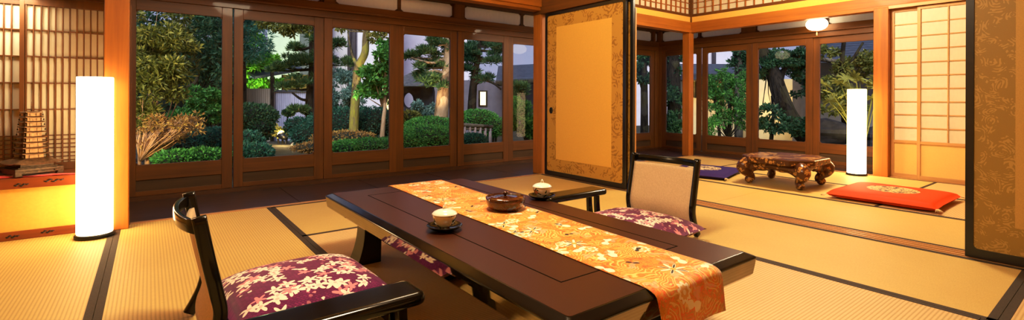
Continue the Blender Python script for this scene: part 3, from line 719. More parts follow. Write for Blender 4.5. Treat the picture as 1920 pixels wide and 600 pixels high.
b = B(); b.box((6.735, -1.6, .006), (6.775, .55, 1.905)); b.box((TX1, -1.66, -.055), (6.8, -1.6, ZC)); b.box((6.735, -1.6, 2.153), (6.745, -1.5, ZC)); struct('wall_back_room', b, M['plaster'], 'ochre plaster wall beyond the paper screens, hidden by the right gold door', 'wall')

# ------------------------------------------------------------------ floor lamps
def floor_lamp(loc, r_, label, h=1.0):
    t = thing('floor_lamp', label, 'lamp', loc, group='tall white paper floor lamps')
    b = B(); b.lathe([(0, 0), (r_ + .006, 0), (r_ + .010, .005), (r_ + .010, .018), (r_ + .004, .024), (0, .024)], 40); mk('base', b, M['black'], t)
    b = B(); b.lathe([(r_ * .97, .024), (r_, .03), (r_, h - .006), (r_ * .985, h), (r_ * .9, h), (r_ * .9, .03)], 48, cap=False)
    b.lathe([(0, h - .012), (r_ * .95, h - .012)], 48, cap=False)
    s = mk('paper_shade', b, M['lamp_paper'], t)
    b = B()
    for k in range(1, 3): b.lathe([(r_ + .0006, h * k / 3 - .0006), (r_ + .0012, h * k / 3), (r_ + .0006, h * k / 3 + .0006)], 48, cap=False)
    return t
floor_lamp((-.268, 3.985, .0015), .090, 'tall glowing paper cylinder lamp on the mat before the left alcove post')
floor_lamp((6.585, 2.035, 0), .093, 'tall glowing paper cylinder lamp in the back room beside the far orange post')

# hanging globes
def globe(loc, label, top):
    t = thing('pendant_lamp', label, 'lamp', loc, group='hanging paper globe lamps')
    b = B(); prof = [(.125 * sin(pi * k / 16) ** .8 + .0001, -.080 * cos(pi * k / 16)) for k in range(17)]; b.lathe(prof, 36, cap=False); mk('globe_shade', b, M['globe_paper'], t)
    b = B(); b.tube([(0, 0, .078), (0, 0, top - loc[2] - .03)], .004, 8); mk('cord', b, M['black'], t)
    b = B(); b.lathe([(0, top - loc[2]), (.045, top - loc[2]), (.04, top - loc[2] - .03), (0, top - loc[2] - .03)], 20); mk('ceiling_rose', b, M['black'], t)
    b = B(); b.tube([(0, 0, -.078), (0, 0, -.105)], .002, 6); b.lathe([(.0, -.150), (.010, -.148), (.007, -.118), (.003, -.105), (0, -.104)], 10); mk('tassel', b, M['tassel'], t)
globe((6.965, 2.60, 1.862), 'glowing oval paper lamp hanging by the far side windows', ZC)
globe((4.93, 4.08, 1.70), 'glowing oval paper lamp hanging behind the gold door, mirrored in the panes', ZC)

# ------------------------------------------------------------------ pagoda on red cloth
b = B()
def cl(u, v):
    x = -1.02 + .64 * u; 
    y0 = 4.165 + .05 * (1 - abs(2 * u - 1.0)) - .055 * u * 0; y1 = 4.40
    y = y0 + (4.20 + .17 * (1 - u) ** .6 - y0 + .12 * (1 - u)) * v
    return (x, y, .3795 + .0012 * sin(u * 23 + v * 9))
b.grid(cl, 30, 12); 
mk_cloth = mk('table_cloth', b, M['redcloth']); sm = mk_cloth.modifiers.new('solid', 'SOLIDIFY'); sm.thickness = .002; sm.offset = 1
tag(mk_cloth, 'small bright red cloth under the bronze pagoda on the alcove board', 'cloth')
pg = thing('pagoda_ornament', 'bronze many tiered miniature pagoda on the red cloth in the left alcove', 'ornament', (-.600, 4.315, .3835), radians(28))
def sq(w, z, c=.0): return [(-w, -w, z), (w, -w, z), (w, w, z), (-w, w, z)]
def roof(b, w, z, h, up, wi):
    """square roof with upturned corners: outer ring w, ridge ring wi"""
    n = 8; ring = []; ring2 = []; ring0 = []
    for s in range(4):
        for k in range(n):
            t = -1 + 2 * k / n; c = [(t, -1), (1, t), (-t, 1), (-1, -t)][s]; lift = up * abs(t) ** 3
            ring.append((c[0] * w, c[1] * w, z + lift)); ring0.append((c[0] * w * .98, c[1] * w * .98, z + lift - .004)); ring2.append((c[0] * wi, c[1] * wi, z + h))
    m = 4 * n; vs = ring0 + ring + ring2; fs = []
    for i in range(m):
        j = (i + 1) % m; fs += [(i, j, m + j, m + i), (m + i, m + j, 2 * m + j, 2 * m + i)]
    fs += [tuple(reversed(range(m))), tuple(range(2 * m, 3 * m))]
    b.add(vs, fs)
# carved stand
b = B(); b.box((-.118, -.118, .030), (.118, .118, .046)); b.box((-.110, -.110, .012), (.110, .110, .030))
for sx in (-1, 1):
    for sy in (-1, 1): b.prism([(sx * .118, 0), (sx * .080, 0), (sx * .088, .014), (sx * .070, .022), (sx * .070, .03), (sx * .118, .03)], 1, sy * .118, sy * .088)
mk('carved_stand', b, M['bronze_dark'], pg, bevel=.002)
b = B(); b.box((-.080, -.080, .046), (.080, .080, .075)); b.box((-.095, -.095, .046), (.095, .095, .052)); mk('base_hall', b, M['bronze_dark'], pg)
b = B(); roof(b, .118, .072, .032, .012, .045); mk('base_roof', b, M['bronze'], pg)
z = .100; 
for k in range(9):
    f = 1 - k * .045; wbody = .040 * f + .004; hb = .036 * (1 - .02 * k)
    b = B(); b.box((-wbody, -wbody, z), (wbody, wbody, z + hb))
    for (dx, dy) in ((1, 0), (-1, 0), (0, 1), (0, -1)):
        for q in (-.5, .5):
            cx, cy = dx * wbody + (dy != 0) * q * wbody, dy * wbody + (dx != 0) * q * wbody
            b.box((cx - .004, cy - .004, z + .004), (cx + .004, cy + .004, z + hb * .62))
    body = mk('tier', b, M['bronze'], pg)
    b = B(); wr = .066 * f; roof(b, wr, z + hb - .007, .009, .007, wbody * .9); mk('tier_roof', b, M['bronze'], body)
    for sx in (-1, 1):
        for sy in (-1, 1):
            b = B(); b.tube([(sx * wr * .96, sy * wr * .96, z + hb - .003), (sx * wr * .96, sy * wr * .96, z + hb - .014)], .0008, 5)
            b.lathe([(0, -.026), (.0045, -.026), (.003, -.016), (0, -.014)], 8, (sx * wr * .96, sy * wr * .96, z + hb))
            mk('corner_bell', b, M['bronze_dark'], body)
    z += hb
b = B(); b.tube([(0, 0, z - .002), (0, 0, z + .065)], [.004, .001], 8)
for k in range(5): b.lathe([(0, -.002), (.009 - .0012 * k, 0), (0, .002)], 12, (0, 0, z + .012 + .008 * k))
mk('finial', b, M['bronze'], pg)

# ------------------------------------------------------------------ the low dining table
TBX0, TBX1, TBY0, TBY1, TBZ = .795, 1.715, .825, 2.80, .340
tb = thing('low_table', 'long low brown topped table with black lacquer edges in the middle of the mats', 'table', (0, 0, 0))
def ring(x0, x1, y0, y1, r, z, n=5):
    return [(p[0], p[1], z) for p in rrect(x0, x1, y0, y1, r, n)]
rings = [ring(TBX0 + .040, TBX1 - .040, TBY0 + .040, TBY1 - .040, .008, TBZ)]
def loft(rings, mi_list=None, caps=(True, True)):
    b = B(); n = len(rings[0]); vs = [p for r in rings for p in r]; fs = []
    for j in range(len(rings) - 1):
        for i in range(n): fs.append((j * n + i, j * n + (i + 1) % n, (j + 1) * n + (i + 1) % n, (j + 1) * n + i))
    if caps[0]: fs.append(tuple(range(n)))
    if caps[1]: fs.append(tuple(reversed(range((len(rings) - 1) * n, len(rings) * n))))
    return b.add(vs, fs)
def insring(d, z, r=.012): return ring(TBX0 + d, TBX1 - d, TBY0 + d, TBY1 - d, r, z)
mk('tabletop', loft([insring(.034, TBZ), insring(.034, TBZ - .03)]), M['tabletop'], tb)
edge = mk('lacquer_edge', loft([insring(.0335, TBZ - .0005), insring(.030, TBZ - .001), insring(.006, TBZ - .012), insring(.001, TBZ - .015), insring(.0, TBZ - .018), insring(.001, TBZ - .022)], caps=(False, False)), M['lacquer'], tb)
mk('polished_apron', loft([insring(.001, TBZ - .022), insring(.0035, TBZ - .045), insring(.008, TBZ - .074), insring(.016, TBZ - .083), insring(.06, TBZ - .085)], caps=(False, True)), M['mirror'], tb)
b = B(); w = .0026
for (x0, x1, y0, y1) in ((.967, 1.545, 1.035, 2.59),):
    for (p, q) in (((x0, y0), (x1, y0)), ((x0, y1), (x1, y1)), ((x0, y0), (x0, y1)), ((x1, y0), (x1, y1))): b.box((p[0] - w, p[1] - w, TBZ - .001), (q[0] + w, q[1] + w, TBZ + .0003))
mk('inlaid_line', b, M['inlay'], tb)
def table_leg(cx, cy, sx, sy):
    b = B(); prof = [(0, .262, .0), (.04, .20, .0), (.1, .13, -.004), (.2, .05, .012), (.25, .0, .034)]
    rings = []
    for k in range(9):
        t = k / 8; z = .262 * (1 - t); fo = .040 + .012 * (1 - t) ** 3 + .042 * t ** 2.4; fi = .046; hy = .058 + .010 * t ** 2
        xa, xb = sorted((cx + sx * fo, cx - sx * fi)); yo = sy * .02 * t ** 2
        rings.append([(xa, cy - hy + yo, z), (xb, cy - hy + yo, z), (xb, cy + hy + yo, z), (xa, cy + hy + yo, z)])
    o = mk('leg', loft(rings), M['lacquer'], tb, bevel=.004)
    return o
for (cx, cy, sx, sy) in ((.950, 2.52, -1, 1), (1.575, 2.52, 1, 1), (.950, 1.10, -1, -1), (1.575, 1.10, 1, -1)): table_leg(cx, cy, sx, sy)

# runner
b = B(); nu, nv = 12, 120; vs = []; uvs = []; fs = []
path = []
ztop = TBZ + .0022
y = 2.815; L = 0
prof = [(2.806, ztop - .045), (2.809, ztop - .012), (2.800, ztop - .002), (2.78, ztop)]
for k in range(1, 60): prof.append((2.78 - (2.78 - .875) * k / 59, ztop))
for (dy, z) in ((.85, ztop - .0025), (.838, ztop - .006), (.826, ztop - .011), (.8195, ztop - .018), (.8165, ztop - .03), (.812, ztop - .055), (.808, ztop - .085), (.804, ztop - .115), (.801, ztop - .135)): prof.append((dy, z))
s = 0
for j, (yy, zz) in enumerate(prof):
    if j: s += sqrt((prof[j][0] - prof[j - 1][0]) ** 2 + (prof[j][1] - prof[j - 1][1]) ** 2)
    t = (2.80 - yy) / 1.97
    xl = 1.172 + (1.130 - 1.172) * t; xr = 1.527 + (1.462 - 1.527) * t
    for i in range(nu + 1):
        u = i / nu; x = xl + (xr - xl) * u
        hang = max(0, ztop - .02 - zz)
        vs.append((x + .003 * sin(s * 6 + u), yy - (.012 * sin(u * 5 + 1) * hang / .12 if yy < .83 else 0), zz + .0006 * sin(u * 9 + s * 7) ** 2))
        uvs.append((u * .34, s))
n = nu + 1
for j in range(len(prof) - 1):
    for i in range(nu): fs.append((j * n + i, j * n + i + 1, (j + 1) * n + i + 1, (j + 1) * n + i))
b.add(vs, fs, 0, True); b.uv = uvs
o = mk('table_runner', b, M['runner'], fix=False); md = o.modifiers.new('solid', 'SOLIDIFY'); md.thickness = .0015; md.offset = 0
tag(o, 'orange brocade runner with pale flowers laid along the long low table', 'table runner')

# tea things
def saucer(x, y, label):
    b = B(); b.lathe([(0, 0), (.036, 0), (.040, .004), (.060, .010), (.072, .019), (.0735, .022), (.071, .0225), (.058, .014), (.038, .0085), (0, .008)], 40)
    o = mk('saucer', b, M['lacquer']); o.location = (x, y, TBZ + .0005); tag(o, label, 'saucer', 'black tea saucers'); return o
def teacup(x, y, label, rz):
    t = thing('lidded_teacup', label, 'teacup', (x, y, TBZ + .009), rz, 'lidded tea cups')
    b = B(); b.lathe([(0, 0), (.021, 0), (.022, .006), (.026, .008), (.036, .016), (.044, .030), (.0485, .045), (.050, .056), (.048, .056), (.046, .045), (.040, .028), (.020, .012), (0, .011)], 40); mk('bowl', b, M['porcelain'], t)
    b = B(); b.lathe([(.0495, .056), (.0525, .057), (.052, .060), (.043, .068), (.028, .074), (.012, .077), (0, .0775)], 40, cap=False); b.lathe([(0.0495, .0562), (0, .0562)], 40, cap=False)
    l = mk('lid', b, M['porcelain_white'], t)
    b = B(); b.tube([(-.008, 0, .076), (-.009, 0, .084), (-.004, 0, .091), (.004, 0, .091), (.009, 0, .084), (.008, 0, .076)], .0022, 8); b.lathe([(0, .089), (.003, .091), (.003, .095), (0, .098)], 10); mk('lid_knob', b, M['porcelain'], l)
    return t
saucer(.965, 1.728, 'black round saucer on the near left part of the table'); teacup(.965, 1.728, 'white painted lidded tea cup on the near left saucer', .3)
saucer(1.690 - .005, 1.955, 'black round saucer on the far right edge of the table'); teacup(1.685, 1.955, 'white painted lidded tea cup on the far right saucer', 1.6)
t = thing('lidded_bowl', 'round brown lacquer sweets bowl with lid on the orange runner', 'bowl', (1.372, 1.862, TBZ + .004))
b = B(); b.lathe([(0, 0), (.062, 0), (.066, .003), (.080, .010), (.090, .026), (.0945, .045), (.096, .060), (.093, .062), (.090, .058), (.0, .054)], 20); mk('bowl_body', b, M['bowl'], t)
b = B(); b.lathe([(.089, .057), (.086, .060), (.050, .062), (.020, .066), (0, .067)], 40, cap=False); ld = mk('lid', b, M['bowl'], t)
b = B(); b.lathe([(.006, .064), (.007, .070), (.014, .076), (.015, .082), (.010, .087), (0, .088)], 20, cap=False); mk('lid_knob', b, M['bowl'], ld)

# ------------------------------------------------------------------ legless chairs, cushions, arm rests
def smooth_path(pts, n):
    P_ = [Vector(p) for p in pts]; out = []
    Q = [P_[0] * 2 - P_[1]] + P_ + [P_[-1] * 2 - P_[-2]]
    for i in range(1, len(Q) - 2):
        for k in range(n):
            t = k / n; a, b_, c, d = Q[i - 1], Q[i], Q[i + 1], Q[i + 2]
            out.append(.5 * ((2 * b_) + (c - a) * t + (2 * a - 5 * b_ + 4 * c - d) * t * t + (3 * b_ - a - 3 * c + d) * t ** 3))
    out.append(P_[-1]); return out
PROF = [(-.347, .495), (-.322, .36), (-.298, .245), (-.286, .175), (-.298, .11), (-.322, .055), (-.345, .014)]
def zaisu(loc, rz, label):
    t = thing('legless_chair', label, 'chair', loc, rz, 'legless floor chairs')
    HW = .245
    prof = smooth_path([(p[0], 0, p[1]) for p in PROF], 6)
    for sy in (-1, 1):
        b = B(); b.tube([(p.x, sy * HW, p.z) for p in prof], 1, 16, flat=(.021, .015), upv=(0, 1, 0)); mk('back_post', b, M['lacquer'], t)
    # bowed top rail
    b = B(); pts = [(-.352 - .045 * (1 - (2 * k / 12 - 1) ** 2) ** .8, HW * (2 * k / 12 - 1), .463) for k in range(13)]
    b.tube(pts, 1, 14, flat=(.010, .022), upv=(0, 0, 1)); mk('top_rail', b, M['lacquer'], t)
    # bowed cloth back
    def back(u, v):
        yy = (u * 2 - 1) * (HW - .010); q = prof[0]; z = .435 + (.085 - .435) * v
        for a, c in zip(prof, prof[1:]):
            if a.z >= z >= c.z: f = (a.z - z) / (a.z - c.z + 1e-9); q = a.lerp(c, f); break
        return (q.x - .022 * (1 - (2 * u - 1) ** 2), yy, z)
    b = B(); b.grid(back, 16, 16); o = mk('back_panel', b, M['cream'], t); md = o.modifiers.new('solid', 'SOLIDIFY'); md.thickness = .016; md.offset = 0
    # seat board
    b = B(); b.prism(rrect(-.285, .235, -HW + .012, HW - .012, .04, 6), 2, .012, .030); mk('seat_board', b, M['lacquer'], t, bevel=.004)
    return t
zaisu((.475, 2.065, .0015), 0, 'black bentwood floor chair with cream back at the near left of the table')
zaisu((2.43, 1.955, .0015), pi + .02, 'black bentwood floor chair with cream back on the far right side of the table')
def pillow(name, hx, hy, h, loc, rz, mat, label, cat, group, corner=.10, tuft=False):
    b = B(); N = 28
    def surf(u, v, top):
        a, c = u * 2 - 1, v * 2 - 1
        px = hx * a * (1 - corner * .5 * (1 - abs(c) ** 2) * abs(a) ** 3 * .6); py = hy * c * (1 - corner * .5 * (1 - abs(a) ** 2) * abs(c) ** 3 * .6)
        e = max(0, 1 - abs(a) ** 3.2) * max(0, 1 - abs(c) ** 3.2); hh = e ** .55
        z = h * .42 + (h * .58 * hh if top else -h * .42 * hh)
        return (px, py, z)
    b.grid(lambda u, v: surf(u, v, True), N, N); b.grid(lambda u, v: surf(u, v, False), N, N)
    o = mk(name, b, M[mat]); 
    wd = o.modifiers.new('weld', 'WELD'); wd.merge_threshold = .0005
    o.location = loc; o.rotation_euler = (0, 0, rz); tag(o, label, cat, group); return o
pillow('seat_cushion', .285, .300, .155, (.500, 2.045, .033), .03, 'purple_floral', 'puffy purple floral cushion on the near left floor chair', 'cushion', 'purple floral seat cushions')
pillow('seat_cushion', .300, .320, .130, (2.400, 1.915, .033), .06, 'purple_floral', 'puffy purple floral cushion on the floor chair across the table', 'cushion', 'purple floral seat cushions')
def armrest(loc, rz, label, L=.54, W=.155):
    t = thing('armrest', label, 'arm rest', loc, rz, 'black lacquer arm rests')
    def plan(d, z):
        return [(p[0], p[1], z) for p in rrect(-L / 2 + d, L / 2 - d, -W / 2 + d, W / 2 - d, max(.004, .030 - d), 6)]
    bb = loft([plan(.022, .2475), plan(.014, .2468), plan(.007, .244), plan(.002, .239), plan(0, .232), plan(0, .220), plan(.003, .213), plan(.010, .208)])
    bb.sm = [len(f) == 4 for f in bb.f]; mk('arm_pad', bb, M['lacquer'], t)
    for sx in (-1, 1):
        for sy in (-1, 1):
            b = B(); x = sx * (L / 2 - .075); y = sy * .036
            rr = []
            for k in range(7):
                q = k / 6; z = .215 * (1 - q) + .018 * q; w2 = .016 + .006 * q ** 2; rr.append([(x + sx * .02 * q ** 2 - w2, y - .014, z), (x + sx * .02 * q ** 2 + w2, y - .014, z), (x + sx * .02 * q ** 2 + w2, y + .014, z), (x + sx * .02 * q ** 2 - w2, y + .014, z)])
            mk('leg', loft(rr), M['lacquer'], t, bevel=.003)
        b = B(); x = sx * (L / 2 - .057); b.box((x - .030, -.068, 0), (x + .030, .068, .019)); mk('foot', b, M['lacquer'], t, bevel=.005)
    return t
armrest((.455, 1.482, .0015), .01, 'shiny black lacquer arm rest in the near foreground beside the left floor chair')
armrest((2.295, 2.345, .0015), .0, 'shiny black lacquer arm rest beyond the table beside the far floor chair')

# ------------------------------------------------------------------ back room things
ot = thing('carved_table', 'low speckled lacquer table with curled feet in the back room', 'table', (5.27, 2.262, 0), 0)
def octo(w, c, z, n=1): return [(w, -w + c, z), (w, w - c, z), (w - c, w, z), (-w + c, w, z), (-w, w - c, z), (-w, -w + c, z), (-w + c, -w, z), (w - c, -w, z)]
mk('tabletop', loft([octo(.300, .14, .290), octo(.345, .16, .290), octo(.354, .166, .284), octo(.354, .166, .240), octo(.338, .157, .228), octo(.30, .14, .228)]), M['makie'], ot, bevel=.004)
mk('top_panel', loft([octo(.296, .138, .2915), octo(.296, .138, .288)]), M['makie_top'], ot)
def apron_side(rot):
    b = B(); N = 24
    def f(u, v):
        y = (u * 2 - 1) * .26; d = .060 + .070 * abs(u * 2 - 1) ** 2.0 + .008 * cos(u * 20); z = .232 - d * v; x = .262 + .030 * sin(pi * v) - .02 * v
        p = rot @ Vector((x, y, z)); return tuple(p)
    b.grid(f, N, 6); o = mk('apron', b, M['makie'], ot); md = o.modifiers.new('solid', 'SOLIDIFY'); md.thickness = .02; md.offset = 0
for k in range(4): apron_side(Matrix.Rotation(k * pi / 2, 3, 'Z'))
for k in range(4):
    a = pi / 4 + k * pi / 2
    d = Vector((cos(a), sin(a), 0)); b = B()
    pr = [(.300, .235, .050), (.365, .215, .062), (.410, .175, .066), (.395, .135, .055), (.350, .100, .042), (.325, .070, .036), (.330, .045, .034)]
    pp = smooth_path([(r_, 0, z_) for r_, z_, w_ in pr], 4); rw = smooth_path([(w_, 0, 0) for r_, z_, w_ in pr], 4)
    b.tube([(d.x * p.x, d.y * p.x, p.z) for p in pp], [max(.02, q.x) for q in rw], 14); lg = mk('leg', b, M['makie'], ot)
    # curled foot
    b = B(); side = Vector((-d.y, d.x, 0)); rings = []
    for j in range(9):
        q = -1 + 2 * j / 8; rr = .043 * sqrt(max(.02, 1 - q * q * .75)); c = d * .350 + side * (.036 * q) + Vector((0, 0, .043))
        rings.append([tuple(c + d * rr * cos(2 * pi * i / 16) + Vector((0, 0, 1)) * rr * sin(2 * pi * i / 16)) for i in range(16)])
    fb = loft(rings); fb.sm = [True] * len(fb.f); mk('curled_foot', fb, M['makie'], lg)
def zabuton(hx, hy, h, loc, rz, mat, label):
    t = thing('floor_cushion', label, 'cushion', loc, rz, 'flat square floor cushions')
    b = B(); N = 30
    def surf(u, v, top):
        a, c = u * 2 - 1, v * 2 - 1
        e = max(0, 1 - abs(a) ** 6) * max(0, 1 - abs(c) ** 6); hh = e ** .38; dim = 1 - .10 * math.exp(-((a * a + c * c) / .02))
        bow = .03
        return (hx * a * (1 - bow * (1 - c * c)), hy * c * (1 - bow * (1 - a * a)), h * .45 + (h * .55 * hh * dim if top else -h * .45 * hh))
    b.grid(lambda u, v: surf(u, v, True), N, N); b.grid(lambda u, v: surf(u, v, False), N, N)
    o = mk('cushion_body', b, M[mat], t); wd = o.modifiers.new('weld', 'WELD'); wd.merge_threshold = .0005
    for (sx, sy) in ((-1, -1), (1, -1), (1, 1), (-1, 1)):
        b = B()
        for q in range(7):
            an = q / 6 * 1.4 - .7 + atan2(sy, sx); c = (sx * hx * .975, sy * hy * .975, h * .45)
            b.tube([c, (c[0] + .022 * cos(an), c[1] + .022 * sin(an), h * .45 - .004), (c[0] + .045 * cos(an), c[1] + .045 * sin(an), h * .25)], [.003, .0025, .0015], 6)
        mk('corner_tassel', b, M['tassel'], t)
    return t
zabuton(.405, .385, .088, (5.225, 1.345, .0015), .0, 'zabuton_orange', 'flat orange floor cushion with pale round motif near the right gold door')
zabuton(.385, .340, .070, (5.205, 3.13, .0015), .25, 'zabuton_purple', 'flat indigo floor cushion with pale round motif beyond the far floor chair')

# ------------------------------------------------------------------ garden
GZ = -.24
b = B()
def gnd(u, v):
    x = -14 + 44 * u; y = -12 + 46 * v
    inside = (-2.3 < x < 7.25) and (y < 5.3)
    return (x, y, GZ - .02 + .10 * sin(x * .9) * sin(y * .7) - (.4 if inside else 0))
b.grid(gnd, 60, 60); tag(mk('ground', b, M['ground']), 'dark bare garden soil outside the windows', 'ground', kind='structure')

def leaf_quads(P_, Nrm, L, W, droop=.0, r=rng):
    """rhombic leaves at points P_ with outward normals"""
    n = len(P_); up = r.normal(size=(n, 3)); d = Nrm + up * .75; d[:, 2] += droop; d /= np.linalg.norm(d, axis=1)[:, None] + 1e-9
    s = np.cross(d, r.normal(size=(n, 3))); s /= np.linalg.norm(s, axis=1)[:, None] + 1e-9
    nn = np.cross(d, s); l = (L * (.7 + .6 * r.random(n)))[:, None]; w = (W * (.7 + .6 * r.random(n)))[:, None]
    v = np.empty((n, 4, 3)); v[:, 0] = P_; v[:, 1] = P_ + d * l * .5 + s * w * .5 + nn * l * .08; v[:, 2] = P_ + d * l; v[:, 3] = P_ + d * l * .5 - s * w * .5 + nn * l * .08
    return v.reshape(-1, 3)
def add_quads(b, v, mi=0):
    o = len(b.v); b.v += [tuple(x) for x in v.tolist()]; n = len(v) // 4
    b.f += [(o + 4 * i, o + 4 * i + 1, o + 4 * i + 2, o + 4 * i + 3) for i in range(n)]; b.mi += [mi] * n; b.sm += [False] * n
def clumps(blobs, per=12, size=.34):
    """break smooth crowns into tufts"""
    out = []
    for c, R in blobs:
        for k in range(per):
            d = rng.normal(size=3); d /= np.linalg.norm(d); f = .45 + .55 * rng.random() ** .5; q = size * (.7 + .6 * rng.random())
            m_ = (R[0] * R[1] * R[2]) ** (1 / 3)
            out.append(((c[0] + d[0] * R[0] * f, c[1] + d[1] * R[1] * f, c[2] + d[2] * R[2] * f), ((R[0] * .5 + m_ * .5) * q, (R[1] * .5 + m_ * .5) * q, (R[2] * .6 + m_ * .4) * q * .7)))
    return out
def blob_points(blobs, n, shell=.55):
    """points inside ellipsoids (centre, radii), crowded towards the surface"""
    vol = np.array([b[1][0] * b[1][1] + b[1][1] * b[1][2] + b[1][0] * b[1][2] for b in blobs]); vol /= vol.sum()
    idx = rng.choice(len(blobs), n, p=vol); c = np.array([tuple(b[0]) for b in blobs])[idx]; R = np.array([b[1] for b in blobs])[idx]
    d = rng.normal(size=(n, 3)); d /= np.linalg.norm(d, axis=1)[:, None]; rad = shell + (1 - shell) * rng.random(n) ** .6
    return c + d * R * rad[:, None], d
def twigs(b, base, blobs, n, r0, mi=1):
    base = Vector(base)
    for k in range(n):
        c, R = blobs[rng.integers(len(blobs))]; d = rng.normal(size=3); d /= np.linalg.norm(d); e = Vector(c) + Vector((d[0] * R[0], d[1] * R[1], d[2] * R[2])) * .7
        m_ = base.lerp(e, .5) + Vector(rng.normal(size=3) * .06 * (e - base).length); b.tube([base, m_, e], [r0, r0 * .6, r0 * .15], 5, mi)
def bush(name, label, cat, blobs, n, L, W, leaf, core=True, group=None, tw=0, base=None, droop=0, shell=.6, wood_='bark_dark', trunks=None):
    """plant with parts: foliage (+ trunk)"""
    t = thing(name, label, cat, (0, 0, 0), group=group)
    b = B(); raw = blobs
    if not core and n > 600: blobs = clumps(blobs)
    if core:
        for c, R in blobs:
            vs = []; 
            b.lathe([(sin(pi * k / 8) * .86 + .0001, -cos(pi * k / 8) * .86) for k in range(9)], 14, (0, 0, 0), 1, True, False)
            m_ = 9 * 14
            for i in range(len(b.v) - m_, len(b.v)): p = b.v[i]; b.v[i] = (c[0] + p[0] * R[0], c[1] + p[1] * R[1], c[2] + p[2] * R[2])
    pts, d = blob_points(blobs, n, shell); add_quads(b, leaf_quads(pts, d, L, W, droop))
    mk('foliage', b, [M[leaf], M['core']], t, fix=False)
    low = min(raw, key=lambda q: q[0][2] - q[1][2])
    if not trunks and low[0][2] - low[1][2] * .8 > GZ - .05:
        trunks = [([Vector((low[0][0] + dx, low[0][1] + dy, GZ - .08)), Vector(low[0]) + Vector((dx * 2, dy * 2, 0))], .022) for dx, dy in ((0, 0), (.06, .03), (-.05, .05))]
    if tw or trunks:
        b = B()
        if tw: twigs(b, base if base is not None else blobs[0][0], raw, tw, .012, 0)
        for pts_, r_ in (trunks or []): b.tube(smooth_path(pts_, 5) if len(pts_) > 2 else pts_, r_ if not isinstance(r_, (list, tuple)) else [r_[0] + (r_[1] - r_[0]) * k / ((len(pts_) - 1) * 5) for k in range((len(pts_) - 1) * 5 + 1)], 10)
        mk('trunk', b, M[wood_], t, fix=False)
    return t
def E(u, v, D, ru, rv, rd=None):
    """ellipsoid centred at picture direction (u, v), forward distance D, ru x rv picture units wide and high"""
    k = D / CAM_F; rd = rd if rd is not None else ru * k; return (tuple(P(u, v, D)), (ru * k, (rd + ru * k) / 2, rv * k))

# window 1: big lit bush, rusty twiggy shrub, low shrubs, dark trees behind
bush('camellia_bush', 'tall yellow green bush filling the first glazed door on the left', 'bush', [E(285, 60, 7.2, 70, 62), E(300, 130, 7.0, 62, 48), E(275, 170, 6.8, 50, 48), E(330, 100, 7.3, 40, 42), E(225, 90, 7.0, 70, 80), E(262, 215, 6.7, 34, 34)], 14000, .080, .028, 'leaf_olive', False, None, 26, P(285, 300, 7.0), shell=.25, wood_='twig')
bush('twiggy_azalea', 'rust coloured twiggy shrub with bare pink stems low in the first glazed door', 'bush', [E(330, 235, 6.5, 42, 20), E(290, 250, 6.4, 40, 26), E(355, 225, 6.7, 22, 14)], 1500, .060, .020, 'leaf_rust', False, None, 130, P(262, 302, 6.3), shell=.4, wood_='twig')
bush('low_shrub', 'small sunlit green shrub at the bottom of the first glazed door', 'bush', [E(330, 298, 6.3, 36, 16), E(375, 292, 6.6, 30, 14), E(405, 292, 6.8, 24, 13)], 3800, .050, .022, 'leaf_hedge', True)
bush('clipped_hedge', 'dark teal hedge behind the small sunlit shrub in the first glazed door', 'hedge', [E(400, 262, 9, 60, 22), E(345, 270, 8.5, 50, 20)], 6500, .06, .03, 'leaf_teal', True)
bush('evergreen_tree', 'dark evergreen tree behind the yellow green bush in the first glazed door', 'tree', [E(385, 60, 11, 50, 42), E(400, 130, 11, 40, 36), E(360, 100, 12, 60, 55), E(420, 30, 12, 50, 40), E(340, 30, 12, 60, 50)], 8500, .13, .05, 'leaf_dark', False, None, 16, P(372, 180, 11), shell=.3, trunks=[([P(402, 260, 11.5), P(404, 190, 11.5), P(398, 90, 11.6)], (.10, .06)), ([P(345, 168, 10.6), P(366, 155, 10.8), P(376, 132, 11), P(400, 120, 11)], (.05, .02))])
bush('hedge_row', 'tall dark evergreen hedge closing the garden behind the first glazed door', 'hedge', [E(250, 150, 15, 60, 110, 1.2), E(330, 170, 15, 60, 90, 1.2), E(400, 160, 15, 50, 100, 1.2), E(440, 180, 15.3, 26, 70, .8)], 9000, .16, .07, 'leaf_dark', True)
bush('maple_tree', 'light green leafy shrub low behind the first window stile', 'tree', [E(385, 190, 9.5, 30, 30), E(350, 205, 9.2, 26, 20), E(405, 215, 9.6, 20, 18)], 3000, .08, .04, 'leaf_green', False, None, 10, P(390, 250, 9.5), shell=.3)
# window 2
bush('pine_tree', 'blue green conifer at the upper left of the second glazed door', 'tree', [E(470, 60, 12, 32, 14), E(480, 85, 12, 30, 13), E(462, 105, 12, 26, 13), E(455, 40, 12.5, 40, 20)], 4200, .16, .02, 'leaf_teal', False, None, 8, P(448, 130, 12), shell=.2, trunks=[([P(449, 240, 12), P(450, 140, 12), P(448, 20, 12)], (.16, .12))])
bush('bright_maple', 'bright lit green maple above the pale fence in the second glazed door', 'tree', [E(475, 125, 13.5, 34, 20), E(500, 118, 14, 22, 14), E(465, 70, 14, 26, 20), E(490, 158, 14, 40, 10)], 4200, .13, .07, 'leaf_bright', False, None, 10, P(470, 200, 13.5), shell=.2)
bush('leafy_branch', 'olive branch hanging into the top of the second glazed door', 'tree', [E(530, 45, 9.5, 28, 14), E(555, 40, 9.5, 26, 14), E(580, 52, 9.5, 20, 12), E(540, 60, 9.5, 12, 10), E(500, 42, 9.6, 22, 9)], 1900, .085, .035, 'leaf_olive', False, None, 26, P(600, 10, 9.6), shell=.1, trunks=[([P(604, 320, 9.8), P(604, 160, 9.8), P(601, 10, 9.7)], (.07, .05))])
